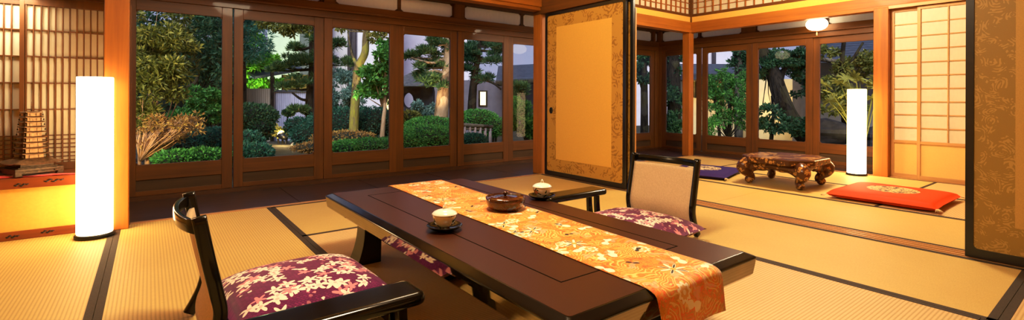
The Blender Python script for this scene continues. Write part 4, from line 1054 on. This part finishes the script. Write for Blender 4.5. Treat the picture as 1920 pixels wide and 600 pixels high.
def pine(name, label, pads, trunk, n, needle=.12, leaf='leaf_pine', bark='bark_dark', branches=()):
    t = thing(name, label, 'tree', (0, 0, 0)); b = B()
    trunkpads = pads; pads = [q for (c, R) in pads for q in clumps([(c, tuple(x * .85 for x in R))], 6, .40)]; per = int(n * .8) // len(pads)
    for (c, R) in pads:
        d = rng.normal(size=(per, 3)); d[:, 2] = np.abs(d[:, 2]) - .2; d /= np.linalg.norm(d, axis=1)[:, None]
        p = np.array(c) + d * np.array(R) * (.45 + .55 * rng.random(per) ** .5)[:, None]
        nd = d.copy(); nd[:, 2] += .7
        add_quads(b, leaf_quads(p, nd * 1.2, needle, needle * .16))
    mk('needles', b, M[leaf], t, fix=False)
    b = B()
    for pts_, r0, r1 in trunk:
        q = smooth_path(pts_, 5); b.tube(q, [r0 + (r1 - r0) * k / (len(q) - 1) for k in range(len(q))], 10)
    for i, (c, R) in enumerate(trunkpads):
        q = smooth_path(trunk[0][0], 5); s_ = min(q, key=lambda w_: (w_ - Vector(c)).length + abs(w_.z - c[2])); m_ = s_.lerp(Vector(c), .5) + Vector((0, 0, -.03)); b.tube([s_, m_, Vector(c) - Vector((0, 0, R[2] * .3))], [.035, .025, .012], 6)
    mk('trunk', b, M[bark], t, fix=False); return t
pine('cloud_pine', 'clipped cloud pine with stacked pads before the pale wall in the second glazed door', [E(548, 92, 10.5, 20, 8), E(556, 110, 10.5, 20, 8), E(588, 72, 10.5, 18, 9), E(575, 118, 10.3, 22, 10), E(540, 126, 10.3, 24, 9), E(515, 131, 10.3, 16, 6), E(580, 150, 10.3, 34, 12), E(545, 165, 10.3, 24, 6), E(600, 105, 10.6, 22, 10), E(612, 90, 10.6, 18, 9), E(632, 85, 10.6, 18, 9), E(640, 120, 10.6, 22, 12), E(560, 205, 10, 13, 6)],
     [([P(585, 240, 10.4), P(582, 190, 10.4), P(586, 130, 10.5), P(584, 60, 10.6)], .13, .05), ([P(582, 188, 10.4), P(565, 186, 10.2), P(548, 174, 10.2)], .035, .02), ([P(585, 222, 10.4), P(570, 212, 10.2), P(558, 207, 10.0)], .035, .02)], 9500, .13)
bush('round_shrub', 'dark rounded shrub at the left of the second glazed door above the teal one', 'bush', [E(475, 220, 9.2, 42, 26), E(488, 242, 9.0, 24, 22), E(506, 214, 9.4, 14, 8), E(462, 208, 9.3, 24, 14)], 6500, .055, .028, 'leaf_dark', True)
bush('low_shrub', 'teal shrub at the bottom left corner of the second glazed door', 'bush', [E(465, 270, 7.6, 28, 24), E(480, 288, 7.3, 30, 18), E(450, 290, 7.2, 30, 22)], 5200, .055, .026, 'leaf_teal', True)
bush('pruned_ball', 'small dark pruned ball of leaves on a stem before the blue grey fence', 'bush', [E(541, 211, 10.2, 10, 6)], 700, .05, .025, 'leaf_dark', True, None, 0, None, trunks=[([P(537, 235, 10.2), P(539, 222, 10.2), P(541, 213, 10.2)], (.02, .012))])
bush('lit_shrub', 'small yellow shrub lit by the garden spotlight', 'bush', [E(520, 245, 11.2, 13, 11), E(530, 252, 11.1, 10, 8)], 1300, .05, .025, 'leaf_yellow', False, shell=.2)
bush('clipped_hedge', 'large dark teal clipped mound from the spotlight to the third glazed door', 'hedge', [E(592, 252, 9.6, 46, 26, .5), E(650, 236, 9.9, 80, 36, .6), E(700, 234, 10, 60, 34, .6), E(560, 238, 9.8, 26, 18)], 17000, .055, .026, 'leaf_teal', True)
bush('clipped_hedge', 'low box hedge along the bottom of the third glazed door', 'hedge', [E(650, 277, 7.6, 34, 14, .35), E(690, 274, 7.7, 36, 15, .35), E(722, 274, 7.8, 28, 15, .35)], 8500, .038, .020, 'leaf_hedge', True)
bush('brown_groundcover', 'brownish dry groundcover in front of the large teal mound', 'bush', [E(645, 258, 8.8, 60, 12, .3), E(590, 276, 8.6, 40, 8, .3)], 3200, .05, .02, 'leaf_rust', True)
# fence, gate roof, walls behind the second door
def wallbox(name, u0, u1, v0, v1, D, mat, label, cat='wall', depth=.12, parts=None):
    """upright wall facing the house, between two picture columns, standing on the soil"""
    a, c = P(u0, v0, D), P(u1, v1, D); top = max(P(u0, v0, D).z, GZ + .1); bot = min(P(u0, v1, D).z, GZ) if v1 > 250 else P(u0, v1, D).z
    d = (Vector((c.x, c.y, 0)) - Vector((a.x, a.y, 0))); Lw = d.length; ang = atan2(d.y, d.x)
    t = thing(name, label, cat, (a.x, a.y, 0), ang); b = B(); b.box((0, 0, bot), (Lw, depth, top)); mk('wall_panel', b, M[mat], t); return t, Lw, bot, top
fe, Lw, bo, to = wallbox('garden_fence', 458, 511, 166, 300, 12.5, 'fence_tan', 'tan split bamboo fence at the left of the second glazed door', 'fence')
b = B()
for x in (.02, Lw): b.tube([(x, -.04, bo), (x, -.04, to + .55 if x > .1 else to + .1)], .045, 8)
mk('fence_post', b, M['bark_dark'], fe)
fe, Lw, bo, to = wallbox('garden_fence', 513, 590, 172, 300, 12.6, 'fence_blue', 'blue grey board fence behind the pruned ball in the second glazed door', 'fence')
b = B(); b.box((-.02, -.05, to), (Lw, .17, to + .05)); mk('coping', b, M['tile'], fe)
gt = thing('gate_roof', 'thin sloping gate roof above the fences in the second glazed door', 'roof', (0, 0, 0))
b = B(); A, C = P(478, 148, 13.0), P(568, 133, 13.6); dr = (C - A).normalized(); nrm = Vector((-.3, .9, 0)) * .45
vs = [A, C, C + nrm + Vector((0, 0, .16)), A + nrm + Vector((0, 0, .16))]; vs += [v + Vector((0, 0, .07)) for v in vs]
b.add(vs, [(3, 2, 1, 0), (4, 5, 6, 7), (0, 1, 5, 4), (1, 2, 6, 5), (2, 3, 7, 6), (3, 0, 4, 7)]); mk('roof_slab', b, M['tile'], gt)
b = B(); b.tube([P(511, 205, 13.1), P(511, 147, 13.1)], .05, 8); b.tube([P(558, 205, 13.6), P(558, 136, 13.6)], .05, 8); mk('gate_post', b, M['bark_dark'], gt)
wallbox('timber_shed', 528, 585, 140, 172, 14.5, 'gatewood', 'yellow lit timber shed wall under the gate roof', 'shed', .8)
wallbox('white_building', 502, 561, -60, 300, 17, 'wall_green', 'tall pale green lit building wall in the second glazed door', 'building', 1)
wallbox('grey_building', 563, 606, -80, 300, 18.8, 'wall_dark', 'blue grey building behind the cloud pine between the second and third doors', 'building', .6)
bw, Lw, bo, to = wallbox('lilac_building', 608, 735, -80, 300, 20, 'wall_lilac', 'lilac white building wall with dark downpipes in the third glazed door', 'building', 2)
b = B()
for f in (.385, .455): b.tube([(Lw * f, -.10, bo), (Lw * f, -.10, to)], .085, 8)
mk('downpipe', b, M['pipe'], bw)
b = B(); b.box((Lw * .05, -.5, P(0, 108, 20).z), (Lw * .22, 0, P(0, 104, 20).z)); mk('canopy', b, M['tile'], bw)
wallbox('lit_wall', 716, 742, 140, 300, 15, 'wall_warm', 'narrow warm lit wall at the right edge of the third glazed door', 'wall', .3)
# window 3 trees
bush('leaning_tree', 'tall tree with mossy leaning trunk in the third glazed door', 'tree', [E(640, 50, 9, 14, 8), E(705, 70, 9, 16, 10), E(725, 50, 9, 16, 12)], 500, .08, .04, 'leaf_olive', False, None, 18, P(684, 60, 9), wood_='bark_moss', shell=.2, trunks=[([P(662, 310, 9.3), P(664, 225, 9.2), P(668, 165, 9.2), P(671, 128, 9.1), P(684, 100, 9), P(686, 70, 9), P(692, 20, 9)], (.095, .055)), ([P(671, 128, 9.1), P(660, 100, 9.3), P(652, 60, 9.5)], (.035, .012))])
bush('leafy_tree', 'fresh green leafy tree right of the mossy trunk in the third glazed door', 'tree', [E(712, 110, 8.6, 24, 24), E(700, 140, 8.6, 24, 20), E(726, 145, 8.7, 18, 22), E(690, 175, 8.7, 18, 14), E(720, 175, 8.7, 18, 14), E(725, 90, 8.8, 12, 18)], 2600, .095, .055, 'leaf_green', False, None, 16, P(716, 200, 8.6), shell=.15, trunks=[([P(716, 262, 8.5), P(719, 225, 8.5), P(722, 190, 8.6), P(722, 110, 8.6)], (.045, .02))], wood_='bark_pine')
bush('bluish_shrub', 'bluish grey leafed shrub around the foot of the mossy trunk', 'bush', [E(645, 165, 10.4, 26, 30), E(668, 175, 10.2, 20, 22), E(632, 145, 10.6, 18, 18), E(625, 195, 10.4, 16, 16)], 3600, .08, .035, 'leaf_blue', False, None, 10, P(650, 220, 10.4), shell=.2)
# window 4
bush('clipped_hedge', 'rounded bright green hedge mound at the bottom of the fourth glazed door', 'hedge', [E(800, 258, 8.0, 58, 24, .5), E(770, 262, 7.8, 32, 16, .4)], 10500, .040, .020, 'leaf_hedge', True)
bush('clipped_hedge', 'second green hedge mound rising behind the front one in the fourth glazed door', 'hedge', [E(808, 236, 9.4, 50, 17, .5)], 6000, .045, .022, 'leaf_hedge', True)
bush('yellow_shrub', 'small yellow green shrub at the left edge of the fourth glazed door', 'bush', [E(768, 222, 9.8, 22, 14)], 2000, .05, .024, 'leaf_olive', True)
pine('garden_pine', 'large pine with warm lit trunk in the fourth glazed door', [E(822, 82, 9.6, 26, 12), E(805, 98, 9.6, 20, 10), E(790, 145, 9.6, 16, 12), E(806, 150, 9.6, 26, 13), E(800, 125, 9.6, 24, 10), E(826, 120, 9.7, 20, 12), E(842, 95, 9.8, 18, 12), E(770, 106, 9.5, 14, 5), E(822, 160, 9.6, 22, 10)],
     [([P(824, 300, 9.6), P(826, 235, 9.6), P(830, 190, 9.6), P(836, 150, 9.6), P(841, 118, 9.7), P(842, 70, 9.8)], .16, .10), ([P(841, 116, 9.7), P(825, 112, 9.6), P(812, 118, 9.5), P(790, 114, 9.5), P(770, 108, 9.5)], .04, .015), ([P(836, 138, 9.6), P(815, 133, 9.5), P(798, 136, 9.5)], .04, .02)], 7500, .12, bark='bark_pine')
# stone ring lantern
ln = thing('stone_lantern', 'dark stone lantern with a round opening in the fourth glazed door', 'lantern', tuple(Vector(P(773, 188, 12)) * Vector((1, 1, 0)) if False else (P(773, 188, 12).x, P(773, 188, 12).y, 0)), CAM_TH - pi / 2)
zc = P(773, 188, 12).z
b = B(); outr = [(-.42, zc - .32), (.62, zc - .32), (.62, zc + .34), (-.42, zc + .34)]; n = 32; circ = [(-.09 + .15 * cos(2 * pi * i / n), zc + .19 * sin(2 * pi * i / n) + .0) for i in range(n)]
sqr = []
for i in range(n):
    a = 2 * pi * i / n; ca, sa = cos(a), sin(a); k = max(abs(ca) / .52, abs(sa) / .33); sqr.append((.02 + ca / k, zc + sa / k))
vs = [(p[0], y, p[1]) for y in (-.16, .16) for rg in (sqr, circ) for p in rg]; fs = []
for i in range(n):
    j = (i + 1) % n; fs += [(i, j, n + j, n + i), (2 * n + i, 3 * n + i, 3 * n + j, 2 * n + j), (i, 2 * n + i, 2 * n + j, j), (n + i, n + j, 3 * n + j, 3 * n + i)]
b.add(vs, fs); mk('light_box', b, M['stone_dark'], ln)
b = B(); b.lathe([(.78, 0), (.74, .06), (.40, .20), (.16, .30), (.10, .34), (0, .36)], 6, (.02, 0, zc + .34), 0, False); mk('cap', b, M['stone'], ln)
b = B(); b.lathe([(.40, 0), (.34, .3), (.24, .4), (.22, zc - .5 - GZ), (.5, zc - .36 - GZ), (.5, zc - .32 - GZ)], 8, (.02, 0, GZ), 0, False); mk('pedestal', b, M['stone_dark'], ln)
bush('flower_shrub', 'pale pinkish leaved shrub before the stone ring lantern', 'bush', [E(800, 205, 11, 16, 13), E(783, 200, 11, 12, 10)], 900, .09, .05, 'leaf_blue', False, shell=.1, tw=8, base=P(795, 222, 11))
wallbox('far_building', 735, 885, -60, 300, 24, 'wall_lilac', 'far pale lilac building seen through the fourth glazed door', 'building', 2)
# window 5, 6
dk, Lw, bo, to = wallbox('dark_house', 792, 1030, 150, 300, 15.5, 'wall_dark', 'dark house wall with one small lit window in the fifth glazed door', 'house', 1.5)
def onwall(u, v, D0, root): 
    # local x along the wall for a picture column
    p = P(u, v, 15.5); return (root.matrix_basis.inverted() @ Vector((p.x, p.y, 0))).x if False else None
a0 = P(792, 150, 15.5); a1 = P(1030, 300, 15.5)
def frac(u):
    p = P(u, 184, 15.5); return ((Vector((p.x, p.y)) - Vector((a0.x, a0.y))).length)
b = B(); b.box((frac(897), -.03, P(0, 196, 15.5).z), (frac(914), .0, P(0, 166, 15.5).z)); wf = mk('window_frame', b, M['bark_dark'], dk)
b = B(); b.box((frac(900.5), -.036, P(0, 193.5, 15.5).z), (frac(911), -.03, P(0, 168.5, 15.5).z)); mk('lit_pane', b, M['lit_window'], wf)
er = thing('tiled_roof', 'dark tiled roof edge against the sky in the sixth glazed door', 'roof', (0, 0, 0))
b = B(); A, C = P(930, 154, 14), P(1060, 146, 14.5); back_ = Vector((cos(CAM_TH), sin(CAM_TH), 0)) * 2.2 + Vector((0, 0, .55))
for k in range(9):
    p0, p1 = A + back_ * (k / 9), C + back_ * (k / 9); q0, q1 = A + back_ * ((k + 1.25) / 9), C + back_ * ((k + 1.25) / 9)
    vs = [p0, p1, q1, q0]; vs += [v + Vector((0, 0, .06)) for v in vs]; b.add(vs, [(3, 2, 1, 0), (4, 5, 6, 7), (0, 1, 5, 4), (1, 2, 6, 5), (2, 3, 7, 6), (3, 0, 4, 7)])
mk('tile_courses', b, M['tile'], er)
b = B(); b.tube([A + Vector((0, 0, -.05)), C + Vector((0, 0, -.05))], .07, 8); mk('eave_beam', b, M['bark_dark'], er)
pine('dark_pine', 'dark pine with twisted branches in the fifth glazed door', [E(885, 95, 10.5, 26, 13), E(915, 85, 10.5, 26, 12), E(900, 115, 10.5, 28, 10), E(930, 110, 10.5, 20, 12), E(880, 135, 10.5, 20, 10), E(910, 148, 10.5, 20, 7), E(870, 105, 10.6, 16, 18), E(938, 92, 10.6, 12, 12)],
     [([P(884, 235, 10.5), P(886, 180, 10.5), P(890, 140, 10.5), P(896, 110, 10.5), P(900, 70, 10.5)], .11, .04), ([P(888, 160, 10.5), P(905, 150, 10.4), P(925, 156, 10.4), P(940, 168, 10.4)], .04, .02)], 6500, .13, leaf='leaf_dark')
bush('clipped_hedge', 'rounded light green hedge under the small lit window in the fifth glazed door', 'hedge', [E(895, 225, 9.6, 40, 19, .5), E(925, 238, 9.4, 24, 18, .4)], 7500, .045, .022, 'leaf_hedge', True)
bush('clipped_hedge', 'low teal hedge under the garden railing in the fifth glazed door', 'hedge', [E(885, 262, 7.8, 28, 11, .3)], 2800, .04, .02, 'leaf_teal', True)
rl = thing('garden_railing', 'low wooden railing with pale uprights in front of the hedge in the fifth glazed door', 'railing', (0, 0, 0))
A, C = P(866, 234, 8.2), P(923, 238, 8.6); b = B(); b.tube([A, C], .035, 8); b.tube([A - Vector((0, 0, .06)), C - Vector((0, 0, .06))], .02, 6); mk('top_rail', b, M['bark'], rl)
for k in range(6):
    p = A.lerp(C, .08 + .17 * k); b = B(); b.tube([(p.x, p.y, GZ), (p.x, p.y, p.z)], .026, 8); mk('upright', b, M['stone_pale'], rl)
bush('garden_shrub', 'loose green shrub in the sixth glazed door next to the corner post', 'bush', [E(975, 225, 8.0, 26, 26), E(998, 215, 8.2, 20, 28), E(970, 195, 8.4, 18, 14), E(1010, 245, 8, 24, 22)], 3800, .075, .036, 'leaf_green', False, None, 14, P(985, 265, 8.0), shell=.2)
pine('small_pine', 'small pine spray under the roof edge in the sixth glazed door', [E(975, 165, 9.4, 16, 8), E(970, 178, 9.4, 16, 8)], [([P(985, 250, 9.4), P(986, 200, 9.4), P(978, 165, 9.4)], .05, .03)], 1200, .13)

# garden beyond the far side glass
bush('ivy_tree', 'ivy covered dark trunk left of the far corner post', 'tree', [E(1262, 130, 10.5, 18, 40), E(1262, 190, 10.3, 17, 30), E(1255, 235, 10, 20, 22), E(1205, 130, 11, 20, 24), E(1215, 110, 11, 20, 12)], 5200, .085, .045, 'leaf_dark', False, None, 0, None, shell=.5, trunks=[([P(1262, 270, 10.4), P(1264, 180, 10.4), P(1260, 60, 10.4)], (.15, .13)), ([P(1208, 265, 11), P(1208, 180, 11), P(1206, 80, 11)], (.09, .07))])
wallbox('pink_building', 1150, 1300, -40, 300, 19, 'wall_lilac', 'pale pinkish wall behind the trunk right of the gold sliding door', 'building', 2)
hs, Lw, bo, to = wallbox('low_house', 1290, 1408, 150, 300, 15, 'wall_warm', 'low house with lit bamboo eaves behind the light green bush on the far side', 'house', 2)
b = B(); b.box((-.5, -.9, to - .02), (Lw + .5, .6, to + .10)); b.prism([(-.9, to + .08), (.6, to + .45), (.6, to + .55), (-.9, to + .15)], 0, -.5, Lw + .5); mk('roof', b, M['tile'], hs)
b = B()
for k in range(24): b.tube([(Lw * k / 23, -.05, to - .55), (Lw * k / 23, -.05, to - .05)], .03, 6)
mk('bamboo_screen', b, M['bark_moss'], hs)
pb, Lw, bo, to = wallbox('pale_building', 1280, 1372, -60, 300, 24, 'wall_lilac', 'tall pale building with downpipe above the low house roof on the far side', 'building', 2)
b = B(); b.tube([(Lw * .62, -.1, bo), (Lw * .62, -.1, to)], .10, 8); mk('downpipe', b, M['pipe'], pb)
bush('bamboo_shrub', 'light green airy bush filling the first wide glazed door of the far side', 'bush', [E(1350, 150, 10.5, 28, 24), E(1380, 165, 10.5, 30, 32), E(1345, 190, 10.3, 26, 20), E(1390, 215, 10.2, 22, 30), E(1340, 235, 10, 20, 18), E(1365, 205, 10.4, 26, 26)], 5200, .085, .030, 'leaf_green', False, None, 22, P(1365, 262, 10.3), shell=.15, trunks=[([P(1368, 265, 10.4), P(1368, 200, 10.4), P(1374, 140, 10.4)], (.05, .025)), ([P(1350, 265, 10.4), P(1345, 210, 10.4), P(1335, 160, 10.4)], (.035, .02))])
bush('tall_tree', 'tall thin trunk with dark crown above the light green bush on the far side', 'tree', [E(1388, 118, 13, 16, 14), E(1400, 100, 13, 20, 20)], 1400, .12, .05, 'leaf_dark', False, shell=.2, trunks=[([P(1385, 270, 13), P(1385, 150, 13), P(1386, 40, 13)], (.11, .10))], wood_='bark')
bush('leaning_maple', 'dark old tree leaning across the middle glazed door of the far side', 'tree', [E(1470, 110, 10, 40, 18), E(1500, 125, 10, 26, 20), E(1440, 125, 10, 26, 24), E(1500, 160, 10.3, 16, 26), E(1430, 215, 9.6, 26, 20), E(1475, 235, 9.4, 40, 16), E(1500, 100, 10, 24, 12)], 6500, .075, .040, 'leaf_dark', False, None, 16, P(1440, 120, 10), shell=.15,
     trunks=[([P(1530, 275, 9.8), P(1500, 245, 9.8), P(1478, 215, 9.8), P(1462, 175, 9.8), P(1450, 140, 9.9), P(1432, 105, 10), P(1418, 60, 10)], (.19, .12)), ([P(1462, 178, 9.8), P(1466, 140, 9.9), P(1490, 100, 10), P(1510, 85, 10)], (.07, .03)), ([P(1446, 262, 9.8), P(1450, 215, 9.9), P(1447, 180, 10)], (.04, .02))])
wallbox('lit_house', 1415, 1540, 148, 300, 14, 'wall_warm', 'warm yellow lit house wall behind the dark leaning tree', 'house', 1)
rf = thing('tiled_roof', 'dark striped tile roof at the upper right beyond the right paper lamp', 'roof', (0, 0, 0))
A, C = P(1535, 118, 10.5), P(1760, 104, 10.5); back_ = Vector((cos(CAM_TH) + .3, sin(CAM_TH) - .2, 0)) * 2.2 + Vector((0, 0, .75)); b = B()
for k in range(10):
    p0, p1 = A + back_ * (k / 10), C + back_ * (k / 10); q0, q1 = A + back_ * ((k + 1.2) / 10), C + back_ * ((k + 1.2) / 10)
    vs = [p0, p1, q1, q0]; vs += [v + Vector((0, 0, .05)) for v in vs]; b.add(vs, [(3, 2, 1, 0), (4, 5, 6, 7), (0, 1, 5, 4), (1, 2, 6, 5), (2, 3, 7, 6), (3, 0, 4, 7)])
mk('tile_courses', b, M['tile'], rf)
b = B(); b.tube([P(1530, 110, 10.3), P(1575, 116, 10.35), P(1760, 102, 10.4)], .045, 8); mk('eave_pole', b, M['bark'], rf)
wallbox('beige_house', 1530, 1800, 105, 300, 12, 'wall_beige', 'beige house wall behind the broad leaved plant and right paper lamp', 'house', 1)
bush('olive_tree', 'thin trunked olive leaved tree in the glazed door behind the right lamp', 'tree', [E(1555, 95, 9.2, 20, 12), E(1600, 125, 9.2, 34, 16), E(1560, 165, 9, 24, 22), E(1625, 110, 9.3, 20, 14), E(1580, 200, 8.8, 34, 22)], 3400, .085, .038, 'leaf_olive', False, None, 14, P(1575, 200, 9), shell=.15, trunks=[([P(1586, 265, 9.1), P(1580, 190, 9.1), P(1578, 130, 9.1), P(1584, 60, 9.1)], (.05, .035)), ([P(1580, 150, 9.1), P(1600, 110, 9.1), P(1618, 80, 9.1)], (.03, .02))])
# fatsia: big lobed leaves on stalks
ft = thing('fatsia_plant', 'broad leaved plant with big pale lobed leaves right behind the right paper lamp', 'plant', (0, 0, 0))
fb, fs_ = B(), B(); root_ = P(1618, 285, 8.0)
fat = [(1575, 155), (1590, 148), (1612, 150), (1628, 152), (1640, 160), (1600, 165), (1560, 175), (1585, 178), (1570, 200), (1635, 185), (1605, 145), (1645, 148), (1556, 190), (1592, 205), (1650, 170), (1548, 160)]
for k, (u, v) in enumerate(fat):
    c = P(u, v, 7.9 + .35 * rng.random()); yaw = rng.random() * 6.28; out = (c - root_); out.z = 0
    Rm = Matrix.Rotation(yaw, 3, 'Z') @ Matrix.Rotation(radians(25 + 30 * rng.random()), 3, 'X'); sz = .17 + .06 * rng.random()
    lob = [(0, 0)]; ang0 = -2.3
    ring_ = []
    for q in range(8):
        a = -2.35 + 4.7 * q / 7; r_ = sz * (1 - .25 * abs(a) / 2.35); ring_.append((r_ * .42 * sin(a - .30), r_ * .42 * cos(a - .30), 0)); ring_.append((r_ * .7 * sin(a - .15), r_ * .7 * cos(a - .15), .012)); ring_.append((r_ * sin(a), r_ * cos(a), -.02)); ring_.append((r_ * .7 * sin(a + .15), r_ * .7 * cos(a + .15), .012))
    ring_.append((sz * .3 * sin(2.6), sz * .3 * cos(2.6), 0))
    pts_ = [Vector((0, 0, .005))] + [Vector(p) for p in ring_]; vs = [Rm @ p + c for p in pts_]
    fb.add(vs, [(0, i, i + 1) for i in range(1, len(vs) - 1)])
    m_ = root_.lerp(c, .55) + Vector((0, 0, .08)); fs_.tube(smooth_path([root_, m_, c], 4), .007, 6)
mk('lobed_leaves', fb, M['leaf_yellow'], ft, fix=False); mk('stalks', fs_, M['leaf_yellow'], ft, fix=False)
# rocks
def rock(label, u, v, D, ru, rv, mat, seed, name='garden_rock'):
    r2 = np.random.default_rng(seed); b = B(); c, R = E(u, v, D, ru, rv); ph = r2.random(6) * 6
    def f(a, t):
        th_, fi = a * 2 * pi, t * pi; d = Vector((cos(th_) * sin(fi), sin(th_) * sin(fi), -cos(fi))); k = 1 + .16 * sin(3 * d.x + ph[0]) + .13 * sin(4 * d.y + ph[1]) + .10 * sin(6 * d.z + ph[2])
        return (c[0] + d.x * R[0] * k, c[1] + d.y * R[1] * k, c[2] + d.z * R[2] * k)
    b.grid(f, 20, 12, sm=False); o = mk(name, b, M[mat]); tag(o, label, 'rock'); return o
rock('large dark garden rock low behind the right paper lamp', 1560, 248, 8.6, 34, 24, 'stone_dark', 1)
rock('dark garden rock right of the right paper lamp', 1640, 262, 8.4, 26, 22, 'stone_dark', 2)
rock('grey garden rock at the lower left of the first glazed door', 272, 302, 6.9, 22, 14, 'stone_dark', 3)
rock('pale pinkish stone before the stone ring lantern', 795, 222, 11.2, 10, 8, 'stone_pale', 4)
# spotlight with lit lens, and a dark ball fitting beside it
sp_ = P(536, 262, 10.9)
st = thing('garden_spotlight', 'small glowing garden spotlight on the soil in the second glazed door', 'spotlight', (sp_.x, sp_.y, GZ + .13), CAM_TH - pi / 2 + .5)
b = B(); b.tube([(0, 0, -.16), (0, 0, .03)], .012, 8); b.lathe([(.05, -.17), (.05, -.15), (0, -.15)], 16); mk('stake', b, M['black'], st)
b = B(); b.tube([(.0, -.02, .05), (-.05, .04, .09), (-.11, .10, .14)], [.045, .07, .085], 16); mk('housing', b, M['black'], st)
b = B(); b.tube([(-.10, .09, .155), (-.118, .105, .168)], [.075, .068], 16); mk('lens', b, M['bulb'], st)
b = B(); c = P(553, 275, 10.7); b.lathe([(.0001 +   .10 * sin(pi * k / 10), -.10 * cos(pi * k / 10)) for k in range(11)], 20, (0, 0, 0), cap=False)
o = mk('dark_ball_light', b, M['tile']); o.location = c; o.name = 'garden_globe'; tag(o, 'dark round globe fitting on the soil right of the garden spotlight', 'garden light')

# ------------------------------------------------------------------ light
w = bpy.data.worlds.new('dusk'); scene.world = w; w.use_nodes = True; nt = w.node_tree; nt.nodes.clear()
out = nt.nodes.new('ShaderNodeOutputWorld'); bg = nt.nodes.new('ShaderNodeBackground'); tc = nt.nodes.new('ShaderNodeTexCoord'); sx = nt.nodes.new('ShaderNodeSeparateXYZ'); rp = nt.nodes.new('ShaderNodeValToRGB')
nt.links.new(tc.outputs['Generated'], sx.inputs[0]); nt.links.new(sx.outputs[2], rp.inputs[0]); nt.links.new(rp.outputs[0], bg.inputs[0]); nt.links.new(bg.outputs[0], out.inputs[0])
e = rp.color_ramp.elements; e[0].position = 0; e[0].color = (.40, .42, .58, 1); e[1].position = .7; e[1].color = (.17, .24, .50, 1)
bg.inputs[1].default_value = .80
def light(name, typ, loc, energy, color, target=None, size=.3, spot=60, blend=.6):
    ld_ = bpy.data.lights.new(name, typ); ld_.energy = energy; ld_.color = color
    if typ == 'AREA': ld_.size = size
    elif typ in ('POINT', 'SPOT'): ld_.shadow_soft_size = size
    if typ == 'SPOT': ld_.spot_size = radians(spot); ld_.spot_blend = blend
    o = bpy.data.objects.new(name, ld_); COL.objects.link(o); o.location = loc
    if target is not None: o.rotation_euler = (Vector(target) - Vector(loc)).to_track_quat('-Z', 'Y').to_euler()
    return o
WARM = (1, .85, .58)
light('main_room_ceiling_light', 'POINT', (1.05, 1.55, 2.45), 185, WARM, size=.28)
light('main_room_window_side_light', 'POINT', (1.9, 3.3, 2.45), 30, WARM, size=.22)  # unseen fill lamp, added to lift the garden side of the room
light('back_room_ceiling_light', 'POINT', (5.2, 2.1, 2.45), 190, WARM, size=.28)
light('alcove_light', 'AREA', (-.75, 4.36, 1.545), 6, WARM, (-.75, 4.36, 0), .25)
light('veranda_ceiling_light', 'POINT', (2.2, 4.75, 2.35), 3, (1, .6, .25), size=.1)
light('evening_sky_glow', 'SUN', (0, 0, 8), 3.0, (.90, .95, 1), (5.2, 5.6, .2), .3).data.angle = .6  # sun lamp added from over the house to brighten the garden
light('garden_light_left_bush', 'SPOT', (-.75, 5.9, .9), 190, (1, .82, .36), P(305, 130, 7.1), .10, 110)
light('garden_light_house_wall', 'SPOT', P(505, 190, 14.8), 130, (.85, 1, .45), P(530, 100, 17), .1, 110)
light('garden_light_maple', 'POINT', P(480, 160, 13.0), 22, (.85, 1, .5), size=.1)
light('garden_light_spot', 'POINT', P(530, 256, 10.5), 22, (1, .7, .3), size=.04)
light('garden_light_mossy', 'SPOT', P(655, 225, 8.6), 60, (1, .85, .6), P(686, 90, 9), .08, 60)
light('garden_light_warmwall', 'POINT', P(728, 205, 14.2), 60, (1, .78, .42), size=.1)
light('garden_light_pine', 'SPOT', P(790, 226, 8.7), 90, (1, .78, .48), P(836, 130, 9.7), .08, 60)
light('garden_light_east_house', 'POINT', P(1487, 205, 13.2), 28, (1, .75, .35), size=.1)
light('garden_light_east_low', 'POINT', P(1340, 175, 14.2), 25, (1, .75, .4), size=.1)
light('garden_light_fatsia', 'SPOT', P(1590, 268, 7.6), 34, (1, .85, .42), P(1600, 160, 8.2), .06, 110)
light('garden_light_bamboo', 'POINT', P(1335, 245, 9.2), 14, (.9, 1, .6), size=.06)
scene.view_settings.view_transform = 'Standard'; scene.view_settings.look = 'None'; scene.view_settings.exposure = .32; scene.view_settings.gamma = 1
vs_ = scene.view_settings; vs_.use_curve_mapping = True; cm = vs_.curve_mapping; cv = cm.curves[3]
cv.points[0].location = (0, 0); cv.points[1].location = (1, 1); cv.points.new(.12, .098); cv.points.new(.5, .52); cm.update()
scene.cycles.max_bounces = 8; scene.cycles.transparent_max_bounces = 12; scene.cycles.sample_clamp_indirect = 6
